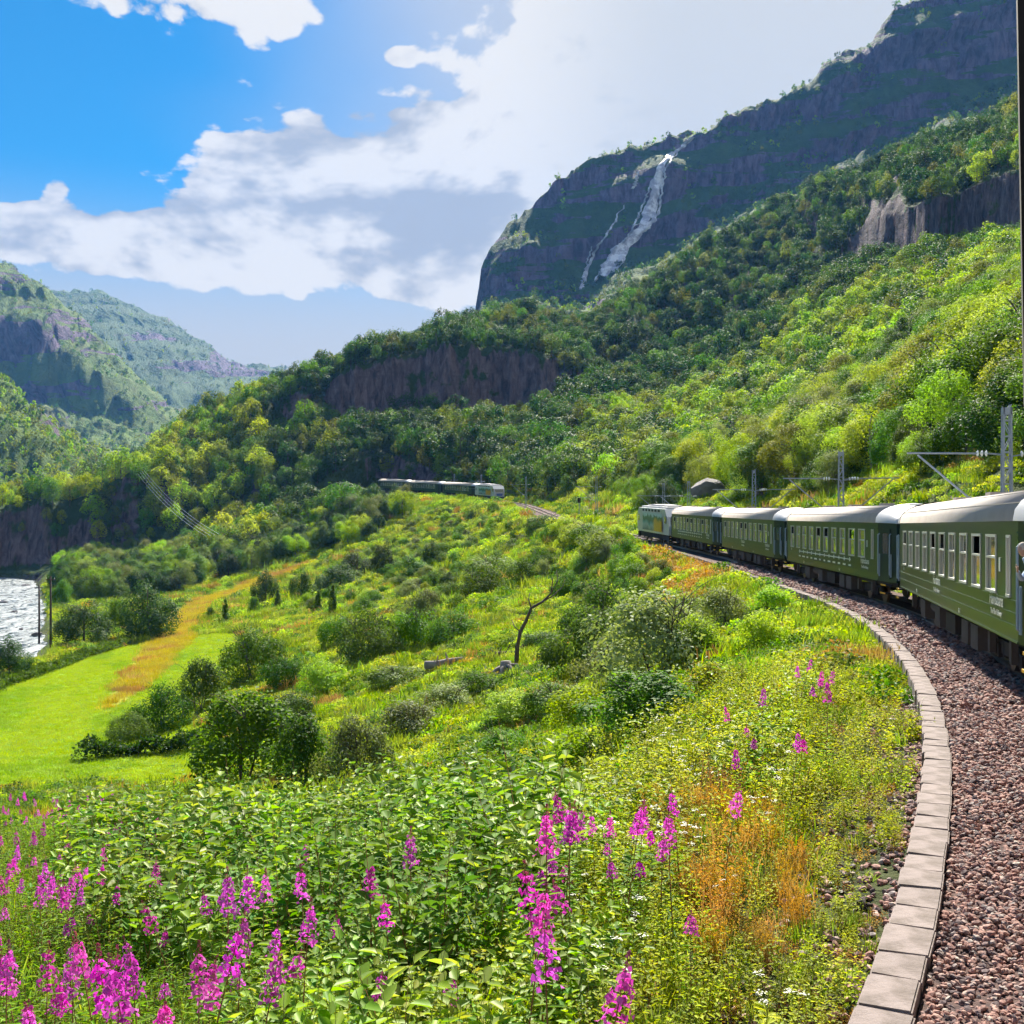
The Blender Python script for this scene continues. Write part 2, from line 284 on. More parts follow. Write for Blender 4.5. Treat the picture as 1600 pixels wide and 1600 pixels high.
# ------------------------------------------------------------------ terrain: valley, terraces, forested hill, mountains
# every row follows one feature of the land from left to right: depth y(u), and height as zrel (z) or sight line (v)
def C(*p): return np.array(p, float).reshape(-1, 2)
KN = [
 (C(0, 2), 'z', C(0, -4.3, 1000, -4.2)),
 (C(0, 6), 'z', C(0, -4.6, 700, -4.5, 1200, -4.0)),
 (C(0, 14), 'z', C(0, -5.6, 600, -5.4, 1000, -4.8, 1300, -4.0)),
 (C(0, 25), 'z', C(0, -7.7, 600, -7.2, 900, -6.5, 1100, -5.2, 1300, -4)),
 (C(0, 45), 'z', C(0, -11.8, 400, -11, 600, -10.2, 800, -8.9, 1000, -7.0, 1150, -5.2, 1300, -3.6, 1590, -3)),
 (C(0, 75), 'z', C(0, -17.2, 250, -16.8, 450, -14.3, 600, -12.3, 800, -10.2, 1000, -7.2, 1100, -5.4, 1200, -3.2, 1300, -2.2, 1450, 1.5, 1590, 4.5)),
 (C(0, 125), 'z', C(0, -17.9, 250, -17.5, 450, -14.6, 600, -11.8, 800, -8.8, 950, -6.6, 1050, -4, 1150, -1.5, 1300, 3, 1450, 10, 1590, 16)),
 (C(0, 190), 'z', C(0, -18.8, 200, -18.3, 350, -16.7, 500, -13.8, 650, -9.8, 800, -5.8, 880, -1.9, 1000, 1.5, 1150, 5.5, 1300, 14, 1450, 24, 1590, 34)),
 (C(0, 270), 'z', C(0, -20, 200, -19, 350, -17.2, 480, -14.7, 600, -8.5, 700, -3.5, 780, 1.5, 900, 7.5, 1000, 10, 1150, 18, 1300, 31, 1450, 46, 1590, 58)),
 (C(0, 420, 300, 400, 500, 370, 700, 350, 900, 330, 1600, 320), 'v', C(0, 890, 200, 875, 300, 855, 400, 835, 500, 805, 600, 772, 700, 755, 800, 745, 900, 722, 1000, 700, 1150, 650, 1300, 555, 1450, 468, 1590, 405)),
 (C(0, 436, 200, 434, 320, 438, 500, 420, 700, 410, 900, 400, 1100, 400, 1600, 340), 'v', C(0, 786, 100, 768, 170, 752, 210, 738, 300, 745, 400, 730, 500, 705, 600, 695, 700, 688, 800, 678, 900, 668, 1000, 648, 1150, 595, 1300, 505, 1450, 425, 1590, 390)),
 (C(0, 480, 300, 475, 500, 470, 700, 465, 900, 470, 1100, 480, 1300, 480, 1600, 352), 'v', C(0, 792, 150, 765, 220, 738, 300, 718, 400, 685, 500, 655, 560, 662, 600, 662, 700, 660, 800, 655, 870, 640, 960, 605, 1080, 565, 1200, 510, 1330, 430, 1450, 400, 1590, 385)),
 (C(0, 520, 300, 500, 500, 481, 700, 475, 870, 482, 960, 510, 1200, 540, 1330, 500, 1450, 400, 1600, 364), 'v', C(0, 802, 150, 778, 220, 745, 300, 692, 400, 645, 500, 605, 560, 565, 700, 540, 800, 538, 870, 560, 960, 548, 1080, 500, 1200, 440, 1330, 365, 1450, 310, 1590, 268)),
 (C(0, 560, 300, 530, 600, 540, 900, 580, 1200, 640, 1600, 560), 'v', C(0, 815, 150, 790, 220, 725, 300, 672, 340, 646, 450, 602, 600, 556, 745, 508, 800, 503, 870, 508, 900, 508, 960, 472, 1000, 442, 1080, 402, 1150, 362, 1300, 292, 1450, 240, 1590, 188)),
 (C(0, 720, 900, 740, 1600, 740), 'v', C(0, 832, 150, 805, 220, 780, 300, 755, 450, 690, 600, 640, 745, 590, 900, 570, 1000, 510, 1150, 430, 1300, 360, 1590, 250)),
 (C(0, 950), 'v', C(-300, 480, 0, 592, 60, 645, 110, 685, 150, 710, 200, 738, 300, 762, 450, 690, 600, 650, 735, 590, 760, 540, 870, 530, 1000, 470, 1200, 350, 1590, 200)),
 (C(0, 1170), 'v', C(0, 660, 150, 728, 300, 742, 450, 695, 600, 655, 735, 590, 752, 490, 800, 480, 900, 450, 1000, 410, 1200, 320, 1330, 250, 1590, 130)),
 (C(0, 1310), 'v', C(0, 690, 150, 715, 300, 720, 450, 685, 600, 645, 725, 580, 738, 520, 746, 474, 754, 425, 770, 385, 800, 345, 840, 312, 900, 262, 960, 232, 1080, 215, 1200, 162, 1330, 86, 1430, 3, 1590, -110)),
 (C(0, 1650), 'v', C(0, 682, 150, 702, 300, 700, 450, 665, 600, 650, 740, 610, 760, 500, 840, 380, 960, 300, 1200, 220, 1430, 90, 1590, 0)),
 (C(0, 1860), 'v', C(-300, 520, 0, 612, 60, 622, 120, 645, 190, 668, 270, 688, 310, 690, 450, 668, 600, 650, 740, 610, 760, 500, 840, 385, 960, 315, 1200, 240, 1590, 20)),
 (C(0, 1930), 'v', C(-300, 400, 0, 490, 60, 515, 120, 560, 190, 612, 270, 668, 310, 682, 450, 668, 600, 650, 740, 610, 760, 510, 840, 390, 960, 322, 1200, 250, 1590, 30)),
 (C(0, 2150), 'v', C(-300, 250, 0, 408, 60, 438, 120, 490, 190, 560, 270, 642, 310, 672, 400, 690, 600, 650, 740, 610, 960, 340, 1590, 60)),
 (C(0, 2800), 'v', C(0, 520, 100, 560, 200, 625, 300, 645, 400, 625, 600, 650, 740, 610, 960, 380, 1590, 120)),
 (C(0, 3900), 'v', C(-300, 420, 0, 455, 80, 453, 160, 456, 250, 492, 320, 533, 360, 567, 400, 571, 440, 570, 470, 592, 600, 650, 740, 620, 960, 400, 1590, 200)),
 (C(0, 4500), 'v', C(0, 560, 600, 690, 1590, 400)),
]
_uo = np.array([4, 5, 6.5, 8.5, 11, 14, 18, 23, 30, 40, 52, 68, 88, 115, 150, 195, 250, 320, 410])
GU = np.concatenate([(-100 - np.cumsum(_uo))[::-1], np.arange(-100, 1701, 4.0), 1700 + np.cumsum(_uo)])
GY = [2.0]
while GY[-1] < 4250:
    y = GY[-1]; GY.append(y * (1.016 if y < 230 else 1.0048 if y < 640 else 1.009 if y < 1100 else 1.0055 if y < 1400 else 1.012))
GY = np.array(GY); LGY = np.log(GY)
def smooth_interp(u, p):
    i = np.clip(np.searchsorted(p[:, 0], u) - 1, 0, max(len(p) - 2, 0))
    if len(p) == 1: return np.full(np.shape(u), p[0, 1])
    t = np.clip((u - p[i, 0]) / (p[i + 1, 0] - p[i, 0]), 0, 1); t = .6 * t + .4 * t * t * (3 - 2 * t); return p[i, 1] + (p[i + 1, 1] - p[i, 1]) * t
def build_terrain():
    ny, nu = len(GY), len(GU); Z = np.zeros((ny, nu))
    uc = np.clip(GU, -420, 2000); ly = []; zz = []
    for yk, kind, hk in KN:
        y = smooth_interp(uc, yk); h = smooth_interp(uc, hk)
        ly.append(np.log(y)); zz.append(h if kind == 'z' else -(h - VH) / F * y)
    ly = np.array(ly); zz = np.array(zz)
    # land outside the frame keeps climbing away from the valley
    side = np.clip(-GU / 900, 0, 2) ; zz[13:20] += side * np.array([60, 90, 150, 120, 100, 60, 60])[:, None]
    side = np.clip((GU - 1600) / 900, 0, 2); zz[5:18] += side * np.linspace(8, 160, 13)[:, None]
    UU, YY = np.meshgrid(GU, GY); XX = (UU - 800) / F * YY
    amp = sstep(300, 480, YY)
    damp = 1 - .75 * sstep(700, 1100, YY)
    lw = LGY[:, None] + amp * damp * (.020 * fbm(UU / 70, LGY[:, None] * 3, 4, 5) + .006 * fbm(UU / 22, LGY[:, None] * 10, 3, 9))
    lw = np.clip(lw, LGY[0], LGY[-1])
    for j in range(nu):
        k = np.clip(np.searchsorted(ly[:, j], lw[:, j]) - 1, 0, len(KN) - 2)
        t = np.clip((lw[:, j] - ly[k, j]) / (ly[k + 1, j] - ly[k, j]), 0, 1)
        Z[:, j] = zz[k, j] + (zz[k + 1, j] - zz[k, j]) * t
    # round the creases a little in the near land
    for _ in range(3):
        Zs = Z.copy(); Zs[2:-2] = (Z[:-4] + 2 * Z[1:-3] + 3 * Z[2:-2] + 2 * Z[3:-1] + Z[4:]) / 9; w = sstep(300, 200, YY); Z = Zs * w + Z * (1 - w)
    # relief: soft hummocks near, gullies and ledges far
    Z += sstep(8, 40, YY) * sstep(340, 150, YY) * (.5 * fbm(XX / 13, YY / 13, 4, 2) + .18 * fbm(XX / 3.1, YY / 3.1, 2, 12)) * (1 - .85 * sstep(60, 90, YY) * sstep(330, 260, UU))
    far0 = 1 - .75 * sstep(1300, 2600, YY)
    Z += amp * far0 * YY * (.010 * fbm(XX / (.10 * 480), YY / 60, 5, 21) + .0035 * fbm(UU / 22, LGY[:, None] * 40, 4, 33) * sstep(1000, 700, YY))
    far = 1 - .7 * sstep(1400, 2600, YY); big = sstep(900, 1200, YY) * far; rr = 1 - abs(fbm(UU / 60, LGY[:, None] * 14, 5, 41)); Z += big * YY * .004 * (rr - .6)
    Z += HC
    # river bed
    xc = np.interp(YY, [150, 190, 270, 390, 425, 460], [-70, -85, -119, -171, -215, -330]); rw = np.interp(YY, [150, 270, 420], [5.5, 6.5, 8]) * (1 + .25 * fbm(YY / 21, YY * 0 + 3.3, 3, 8))
    dr = abs(XX - xc); inr = sstep(rw + 5, rw - .5, dr) * sstep(140, 175, YY) * sstep(440, 425, YY)
    RZ = -20.6 + HC; Z = Z * (1 - inr) + np.minimum(Z, RZ - 1.0) * inr
    # railway formation
    l, zr, si = near_track(XX, YY); l = np.where(si > 415, 99., l); l = l.reshape(XX.shape); zr = zr.reshape(XX.shape)
    a = abs(l); bed = zr - .8
    zl = zr - .42 - .10 * np.clip(l - 3.2, 0, 99) ; wl = 1 - sstep(3.6, 12, l); zrt = zr - .5 + .10 * np.clip(-l - 3.2, 0, 99); wr = 1 - sstep(4, 12, -l)
    Z = np.where(l >= 3.05, Z * (1 - wl) + zl * wl, Z); Z = np.where(l <= -3.2, Z * (1 - wr) + zrt * wr, Z); Z = np.where((l < 3.05) & (l > -3.2), bed, Z)
    return XX, YY, UU, Z, l, inr, dr - rw
def ledge(x, y, z):                        # rock ledges and gullies: the steep faces step in and out with height
    s = z - .32 * x; a = sstep(900, 1150, y) * (1 - .4 * sstep(1500, 2600, y)) * y / 1300
    return a * (15 * fbm(x / 210, s / 52, 5, 151, .55) + 9 * np.sin(s / 17 + 2.2 * fbm(x / 120, s / 90, 3, 161)) + 7 * fbm(x / 40, s / 120, 3, 171))
XX, YY, UU, ZZ, LAT, INR, DRIV = build_terrain()
def gz(x, y):                              # ground height
    x = np.asarray(x, float); y = np.maximum(np.asarray(y, float), 2.01); u = 800 + x / y * F
    j = np.clip(np.searchsorted(GU, u) - 1, 0, len(GU) - 2); i = np.clip(np.searchsorted(GY, y) - 1, 0, len(GY) - 2)
    tu = np.clip((u - GU[j]) / (GU[j + 1] - GU[j]), 0, 1); ty = np.clip((y - GY[i]) / (GY[i + 1] - GY[i]), 0, 1)
    return (ZZ[i, j] * (1 - tu) + ZZ[i, j + 1] * tu) * (1 - ty) + (ZZ[i + 1, j] * (1 - tu) + ZZ[i + 1, j + 1] * tu) * ty
def slope_at(x, y):
    e = np.maximum(.004 * y, .3); return np.hypot((gz(x + e, y) - gz(x - e, y)) / (2 * e), (gz(x, y + e) - gz(x, y - e)) / (2 * e))
def ray_ground(u, v, y0=4.0, y1=900.0):    # where the sight line through a photo point meets the land
    ys = np.exp(np.linspace(math.log(y0), math.log(y1), 3000)); zl = HC - (v - VH) / F * ys; zg = gz((u - 800) / F * ys, ys)
    k = np.argmax(zg >= zl); y = ys[k] if zg[k] >= zl[k] else y1
    return float((u - 800) / F * y), float(y)
def px(x, y, z): return 800 + F * x / y, VH - F * (z - HC) / y

def sd_poly(pts):                          # inside test of a plan polygon given by photo points on the ground
    P = np.array([ray_ground(u, v) for u, v in pts])
    def f(x, y):
        ins = np.zeros(np.shape(x), bool); n = len(P)
        for i in range(n):
            (x0, y0), (x1, y1) = P[i], P[(i + 1) % n]
            c = ((y0 > y) != (y1 > y)) & (x < (x1 - x0) * (y - y0) / (y1 - y0 + 1e-12) + x0); ins ^= c
        return ins
    return f, P
LAWN, _lp = sd_poly([(-90, 1110), (0, 1068), (90, 1040), (200, 1008), (300, 992), (370, 990), (380, 1005), (370, 1030), (330, 1060), (310, 1110), (300, 1160), (330, 1215), (0, 1236), (-120, 1240)])
STRAW, _sp = sd_poly([(160, 1112), (190, 1060), (240, 1000), (270, 962), (300, 940), (380, 911), (470, 883), (488, 878), (470, 889), (400, 920), (345, 944), (318, 970), (295, 1005), (240, 1060), (200, 1095)])
lawn_m = LAWN(XX, YY) & (YY < 230) & (YY > 40); straw_m = STRAW(XX, YY) & (YY < 430) & (YY > 40)
def blur(a, n=2):
    a = a.astype(float)
    for _ in range(n):
        b = a.copy(); b[1:-1, 1:-1] = (a[1:-1, 1:-1] * 2 + a[:-2, 1:-1] + a[2:, 1:-1] + a[1:-1, :-2] + a[1:-1, 2:]) / 6; a = b
    return a

M = {}
def ground_mat():
    m = bpy.data.materials.new("ground"); m.use_nodes = True; t = NT(m.node_tree); b = t.n['Principled BSDF']
    g = t.new('ShaderNodeNewGeometry'); pos = g.outputs['Position']; sp = t.new('ShaderNodeSeparateXYZ'); t.put(sp.inputs[0], g.outputs['Normal'])
    va = t.new('ShaderNodeAttribute', attribute_name='cover').outputs['Color']; scl = t.new('ShaderNodeAttribute', attribute_name='grain').outputs['Fac']
    pn = t.vmath('MULTIPLY', pos, t.new('ShaderNodeCombineXYZ').outputs[0])
    vm = t.new('ShaderNodeVectorMath', operation='SCALE'); t.put(vm.inputs[0], pos); t.put(vm.inputs['Scale'], scl); q = vm.outputs[0]
    n1 = t.noise(q, 1.0, 8, .62); n2 = t.noise(q, 6.0, 5, .6); n0 = t.noise(q, .25, 5, .55)
    # stretched coordinates for rock: bedding across, joints down
    mp = t.new('ShaderNodeMapping'); t.put(mp.inputs[0], q); mp.inputs['Scale'].default_value = (1.0, .5, .28); mp.inputs['Rotation'].default_value = (0, R(12), 0); nr = t.noise(mp.outputs[0], 3.0, 9, .68, dist=.6)
    mp2 = t.new('ShaderNodeMapping'); t.put(mp2.inputs[0], q); mp2.inputs['Scale'].default_value = (.25, .25, 2.2); mp2.inputs['Rotation'].default_value = (0, R(-14), 0); nb = t.noise(mp2.outputs[0], 1.6, 7, .6, dist=.4)
    green = t.mix(t.smooth(n1, .3, .7), va, t.mix(1, va, (.55, .62, .5), 'MULTIPLY')); green = t.mix(t.math('MULTIPLY', t.smooth(n2, .5, .75), .5), green, t.mix(1, va, (1.5, 1.25, .9), 'MULTIPLY'))
    rock = t.mix(t.smooth(nr, .3, .7), (.02, .018, .024), (.19, .15, .155)); rock = t.mix(t.math('MULTIPLY', t.smooth(nb, .5, .72), .6), rock, (.06, .052, .06))
    rock = t.mix(t.math('MULTIPLY', t.smooth(n0, .55, .75), .6), rock, (.19, .145, .135))
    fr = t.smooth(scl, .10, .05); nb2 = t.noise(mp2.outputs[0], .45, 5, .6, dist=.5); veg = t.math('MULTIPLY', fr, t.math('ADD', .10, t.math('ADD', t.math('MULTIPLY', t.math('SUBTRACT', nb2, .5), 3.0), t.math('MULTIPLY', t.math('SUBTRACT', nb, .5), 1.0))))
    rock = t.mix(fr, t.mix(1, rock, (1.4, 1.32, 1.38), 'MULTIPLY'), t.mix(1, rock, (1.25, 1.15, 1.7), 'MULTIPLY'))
    veg = t.math('ADD', veg, t.math('MULTIPLY', t.math('SUBTRACT', 1, fr), t.math('MULTIPLY', t.smooth(n0, .5, .68), .42)))
    rk = t.smooth(t.math('ADD', t.math('ADD', sp.outputs[2], veg), t.math('MULTIPLY', t.math('SUBTRACT', n1, .5), .55)), .70, .56)
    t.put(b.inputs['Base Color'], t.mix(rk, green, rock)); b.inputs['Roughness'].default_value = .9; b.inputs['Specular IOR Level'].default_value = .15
    bp = t.new('ShaderNodeBump'); bp.inputs['Strength'].default_value = .9
    t.put(bp.inputs['Distance'], t.math('DIVIDE', .55, scl)); t.put(bp.inputs['Height'], t.math('ADD', t.mix(rk, n1, nr), t.math('MULTIPLY', n2, .35))); t.put(b.inputs['Normal'], bp.outputs[0])
    return m
M['ground'] = ground_mat()
def ground_object():
    ny, nu = XX.shape; v = np.stack([XX, YY + ledge(XX, YY, ZZ), ZZ], -1).reshape(-1, 3); i = np.arange(ny * nu).reshape(ny, nu)
    f = np.stack([i[:-1, :-1], i[:-1, 1:], i[1:, 1:], i[1:, :-1]], -1).reshape(-1, 4)
    me = mesh_np("ground", v, f, M['ground'], smooth=True)
    n = fbm(XX / 9, YY / 9, 4, 61); n2 = fbm(XX / 40, YY / 40, 4, 71)
    c = np.zeros((ny, nu, 3)); c[:] = (.10, .17, .022)
    def over(mask, col):
        nonlocal c
        mk = np.clip(mask, 0, 1)[..., None]; c = c * (1 - mk) + np.array(col) * mk
    over(sstep(-.1, .5, n) * .7, (.19, .22, .03)); over(sstep(.3, .7, n2) * sstep(400, 250, YY) * .6, (.21, .16, .05))
    over(sstep(6, 3.4, abs(LAT)) , (.13, .085, .06))
    over(sstep(330, 400, YY) * .9, (.035, .075, .02)); over(sstep(700, 900, YY), (.11, .19, .02)); over(sstep(800, 1000, YY) * sstep(.0, .6, n2) * .6, (.16, .19, .04)); over(sstep(2400, 2900, YY), (.07, .13, .03))
    over(sstep(950, 1100, YY) * sstep(700, 740, UU) * .9, (.05, .11, .022))
    over(sstep(1350, 1500, YY) * sstep(1850, 1700, YY) * sstep(70, 30, abs(UU - 95 + (YY - 1600) * .28)) * .9, (.26, .21, .16))     # scree fan
    over(sstep(4, -1, DRIV) * sstep(150, 180, YY) * sstep(440, 425, YY), (.22, .19, .16))
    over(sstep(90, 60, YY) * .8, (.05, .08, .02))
    over(blur(lawn_m), (.24, .40, .006)); over(blur(lawn_m) * sstep(-.1, .5, fbm(XX / 7 + YY / 30, YY / 22, 4, 77)) * .55, (.13, .30, .008)); over(blur(straw_m, 4), (.44, .39, .03))
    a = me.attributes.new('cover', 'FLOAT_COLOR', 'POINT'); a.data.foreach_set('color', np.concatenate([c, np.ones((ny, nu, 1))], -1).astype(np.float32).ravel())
    gr = np.interp(YY, [2, 60, 200, 420, 1000, 2000, 4000], [2.5, .8, .35, .16, .06, .028, .014]); gr = np.where(lawn_m, gr * 1.6, gr)
    a = me.attributes.new('grain', 'FLOAT', 'POINT'); a.data.foreach_set('value', gr.astype(np.float32).ravel())
    return tag(link("ground", me), kind='structure')
ground_object()
# ------------------------------------------------------------------ river
def river_mat():
    def fn(t, b):
        p = t.new('ShaderNodeNewGeometry').outputs['Position']; mp = t.new('ShaderNodeMapping'); t.put(mp.inputs[0], p); mp.inputs['Rotation'].default_value = (0, 0, R(-23)); mp.inputs['Scale'].default_value = (.8, .22, 1)
        n = t.noise(mp.outputs[0], .9, 8, .65, dist=1.2); c = t.mix(t.smooth(n, .45, .62), (.03, .06, .085), (.34, .38, .42)); t.put(b.inputs['Base Color'], c)
        t.put(b.inputs['Roughness'], t.math('ADD', .12, t.math('MULTIPLY', t.smooth(n, .4, .56), .5)))
        bp = t.new('ShaderNodeBump'); bp.inputs['Distance'].default_value = .6; t.put(bp.inputs['Height'], n); t.put(b.inputs['Normal'], bp.outputs[0])
    return principled("river_water", rough=.2, fn=fn)
M['river'] = river_mat()
def river():
    ys = np.linspace(150, 432, 90); xc = np.interp(ys, [150, 190, 270, 390, 425, 460], [-70, -85, -119, -171, -215, -330]); k = 9; o = np.linspace(-14, 14, k)
    X = xc[:, None] + o; Y = ys[:, None] + 0 * o; Z = HC - 20.6 + .22 * fbm(X / 3, Y / 5, 3, 5) - 0 * X; Z += .25 * np.sin(Y / 9)
    i = np.arange(len(ys) * k).reshape(-1, k); f = np.stack([i[:-1, :-1], i[:-1, 1:], i[1:, 1:], i[1:, :-1]], -1).reshape(-1, 4)
    tag(link("river", mesh_np("river", np.stack([X, Y, Z], -1), f, M['river'], smooth=True)), kind='structure')
river()

# ------------------------------------------------------------------ stones
M['stone'] = principled("boulder_stone", (.22, .20, .21), .85, fn=worn((.09, .085, .1), .9, .9, .6, bscale=3))
def rock_mesh(name, seed, sub=2, mat=None, sx=1, sy=1, sz=.7, rough=.25):
    bm = bmesh.new(); bmesh.ops.create_icosphere(bm, subdivisions=sub, radius=1); r = np.random.default_rng(seed); pl = r.normal(size=(9, 3)); pl /= np.linalg.norm(pl, axis=1)[:, None]; pd = r.uniform(.62, .95, 9)
    for v in bm.verts:
        c = np.array(v.co)
        for n, d in zip(pl, pd):
            e = c @ n - d
            if e > 0: c = c - n * e
        c *= 1 + rough * .25 * r.normal(); v.co = (c[0] * sx, c[1] * sy, c[2] * sz)
    m = bpy.data.meshes.new(name); bm.to_mesh(m); bm.free()
    if mat: m.materials.append(mat)
    return m
_rocks = [rock_mesh("boulder", 200 + i, 2, M['stone'], 1, .8, .6) for i in range(5)]
for i, (u, v, w, lab) in enumerate([(22, 955, 9, 'dark boulder breaking the white rapids in midstream'), (12, 967, 8, 'boulder in the rapids close to the left edge of the photo'), (33, 981, 7, 'small dark rock just above the lowest rapids'), (57, 989, 14, 'long brown boulder at the foot of the two wooden poles'),
                                    (68, 968, 11, 'reddish boulder on the river bank right of the poles'), (40, 915, 12, 'flat boulder at the upstream bend below the cliff'), (66, 925, 9, 'rock on the right bank beneath the overhanging bushes'), (5, 940, 12, 'pinkish boulder on the left river bank')]):
    y = 20.4 * F / (v - VH); x = (u - 800) / F * y; k = w / F * y / 2
    tag(link("river_boulder", _rocks[i % 5], loc=(x, y, HC - 20.6), rot=(0, 0, i * 1.3)), lab, 'boulder', 'boulders in the river').scale = (k * 1.3, k, k)
x, y = (1103 - 800) / F * 175, 175.0
tag(link("boulder", rock_mesh("large_boulder", 77, 4, M['stone'], 1, .9, .85, .06), loc=(x, y, gz(x, y) + .9)), 'big grey boulder on the grassy bank above the roof of the leading coach', 'boulder').scale = (2.9, 2.6, 3.2)

# ------------------------------------------------------------------ railway bed, kerb, ballast, track
M['bed'] = principled("ballast_bed", (.16, .105, .095), .95, spec=.1, fn=worn((.07, .055, .06), 9, .9, 1.0, 'Object', 30))
def sweep(name, ls, zs, s0, s1, ds, mat, kind=None, smooth=True):
    s = np.arange(s0, s1, ds); P = np.stack([track(s, l, z) for l, z in zip(ls, zs)], 1); k = len(ls); i = np.arange(len(s) * k).reshape(-1, k)
    f = np.stack([i[:-1, :-1], i[:-1, 1:], i[1:, 1:], i[1:, :-1]], -1).reshape(-1, 4)
    o = link(name, mesh_np(name, P, f, mat, smooth=smooth))
    return tag(o, kind=kind) if kind else o
bed = sweep("track_bed", [-3.9, -3.3, -2.4, -1.2, 0, 1.2, 2.2, 2.82, 2.86], [-.9, -.55, -.27, -.22, -.22, -.2, -.16, -.15, -.7], -2, 412, 1.0, M['bed'], 'structure')
M['ballast'] = principled("ballast_stone", (.34, .20, .18), .85, spec=.25, fn=lambda t, b: t.put(b.inputs['Base Color'], t.mix(t.math('MULTIPLY', t.smooth(t.noise(t.new('ShaderNodeTexCoord').outputs['Object'], 1.2, 3), .4, .7), .35),
    t.ramp(t.new('ShaderNodeObjectInfo').outputs['Random'], [(0, (.10, .07, .075)), (.16, (.19, .14, .145)), (.34, (.33, .175, .15)), (.6, (.42, .24, .205)), (.82, (.52, .35, .30)), (.94, (.32, .28, .28)), (1, (.62, .52, .45))]), (.12, .09, .09))))
_st = [rock_mesh("stone", 300 + i, 1, M['ballast'], 1, .75 + .06 * (i % 3), .55, .12) for i in range(8)]
def ballast():
    r = np.random.default_rng(11); P = []; K = []
    for s0, s1, sp in [(3, 9, .046), (9, 14, .055), (14, 22, .07), (22, 34, .09), (34, 55, .125), (55, 90, .19)]:
        for layer in (0, 1):
            n = int((s1 - s0) * 2.1 / sp ** 2 * (.95 if layer == 0 else .35)); s = r.uniform(s0, s1, n); l = r.uniform(.85, 2.80, n)
            P.append(np.stack([s, l, -.14 + .3 * sp * layer + r.uniform(-.3, .3, n) * sp + .03 * np.sin(s * 2.1 + l * 3) * np.cos(s * .7)], -1)); K.append(np.full(n, sp * .66) * r.uniform(.65, 1.35, n))
    for n, s0, s1, la, lb, zo in [(1500, 3, 24, 3.2, 4.3, -.36), (500, 24, 60, 3.2, 3.8, -.36)]:                       # stones spilt outside the kerb
        s = r.uniform(s0, s1, n); l = la + (lb - la) * r.random(n) ** 1.8; q = track(s, l); P.append(np.stack([s, l, gz(q[:, 0], q[:, 1]) - q[:, 2] + .02], -1)); K.append(r.uniform(.03, .055, n) * (1 + s / 60))
    P = np.concatenate(P); K = np.concatenate(K); W = track(P[:, 0], P[:, 1], 0); W[:, 2] += P[:, 2]
    u, v = px(W[:, 0], W[:, 1], W[:, 2]); vis = (u < 1585) & (v < 1592) & (v > 0) & (P[:, 1] < 2.75); size = np.where(vis, K / W[:, 1], 0)
    big = np.argsort(-size * np.where(P[:, 2] > -.15, 1, .6))[:300]; rest = np.ones(len(P), bool); rest[big] = False
    for i in big:
        o = link("stone", _st[i % 8], bed, loc=W[i], rot=(r.uniform(-.6, .6), r.uniform(-.6, .6), r.uniform(0, 6.28))); o.scale = (K[i],) * 3
    W, K = W[rest], K[rest]; n = len(W)
    o = scatter("loose_ballast", W, np.stack([r.uniform(-.7, .7, n), r.uniform(-.7, .7, n), r.uniform(0, 6.28, n)], -1), K, r.integers(0, 8, n), _st, None, None, bed); o['kind'] = 'stuff'
ballast()

M['concrete'] = principled("kerb_concrete", (.33, .275, .27), .9, spec=.2, fn=worn((.14, .115, .10), 3.4, .85, .5, bscale=30))
def kerb():
    e = thing("concrete_kerb", 'curving line of pinkish grey concrete kerb slabs edging the ballast', 'kerb', tuple(track(4, 2.98)))
    m = [MB().box(-.29, .29, -.185, .185, -.62, 0).mesh("slab", M['concrete']) for _ in range(3)]
    r = random.Random(5)
    for k, me in enumerate(m):
        for v in me.vertices: v.co.x += r.uniform(-.01, .01); v.co.y += r.uniform(-.01, .01); v.co.z += r.uniform(-.009, .009)
        bm = bmesh.new(); bm.from_mesh(me); bmesh.ops.bevel(bm, geom=list(bm.edges), offset=.014, segments=2, affect='EDGES'); bm.to_mesh(me); bm.free()
    s = 3.2; i = 0; base = e.location
    while s < 140:
        L = r.uniform(.50, .64); p = track(s + L / 2, 3.0 + r.uniform(-.012, .012), -.045 + r.uniform(-.01, .01)); h = heading(s + L / 2)
        o = link("slab", m[i % 3], e, loc=Vector(p) - base, rot=(r.uniform(-.012, .012), r.uniform(-.008, .008), math.pi / 2 - h + r.uniform(-.025, .025))); o.scale = (L / .6, 1, 1); s += L + .012; i += 1
kerb()
M['rail'] = principled("rail_steel", (.16, .12, .10), .45, metal=.7); M['sleeper'] = principled("sleeper_wood", (.06, .045, .04), .9, fn=worn((.03, .025, .025), 6, .8, .4))
def track_thing():
    e = thing("railway_track", 'steel rails on dark sleepers under the green train, curving away', 'railway track', tuple(track(0)))
    for sd in (-1, 1):
        ls = [sd * .7175 + d for d in (-.06, -.06, -.012, -.012, -.036, -.036, .036, .036, .012, .012, .06, .06)]; zs = [-.17, -.155, -.145, -.04, -.035, 0, 0, -.035, -.04, -.145, -.155, -.17]
        o = sweep("rail", ls, zs, -6, 412, 1.0, M['rail'], smooth=False); o.parent = e; o.matrix_parent_inverse = Matrix.Translation(-e.location)
    me = MB().box(-.12, .12, -1.25, 1.25, -.3, -.172).mesh("sleeper", M['sleeper'])
    for k in range(95):
        s = 4 + k * .63; link("sleeper", me, e, loc=Vector(track(s)) - e.location, rot=(0, 0, math.pi / 2 - heading(s)))
track_thing()

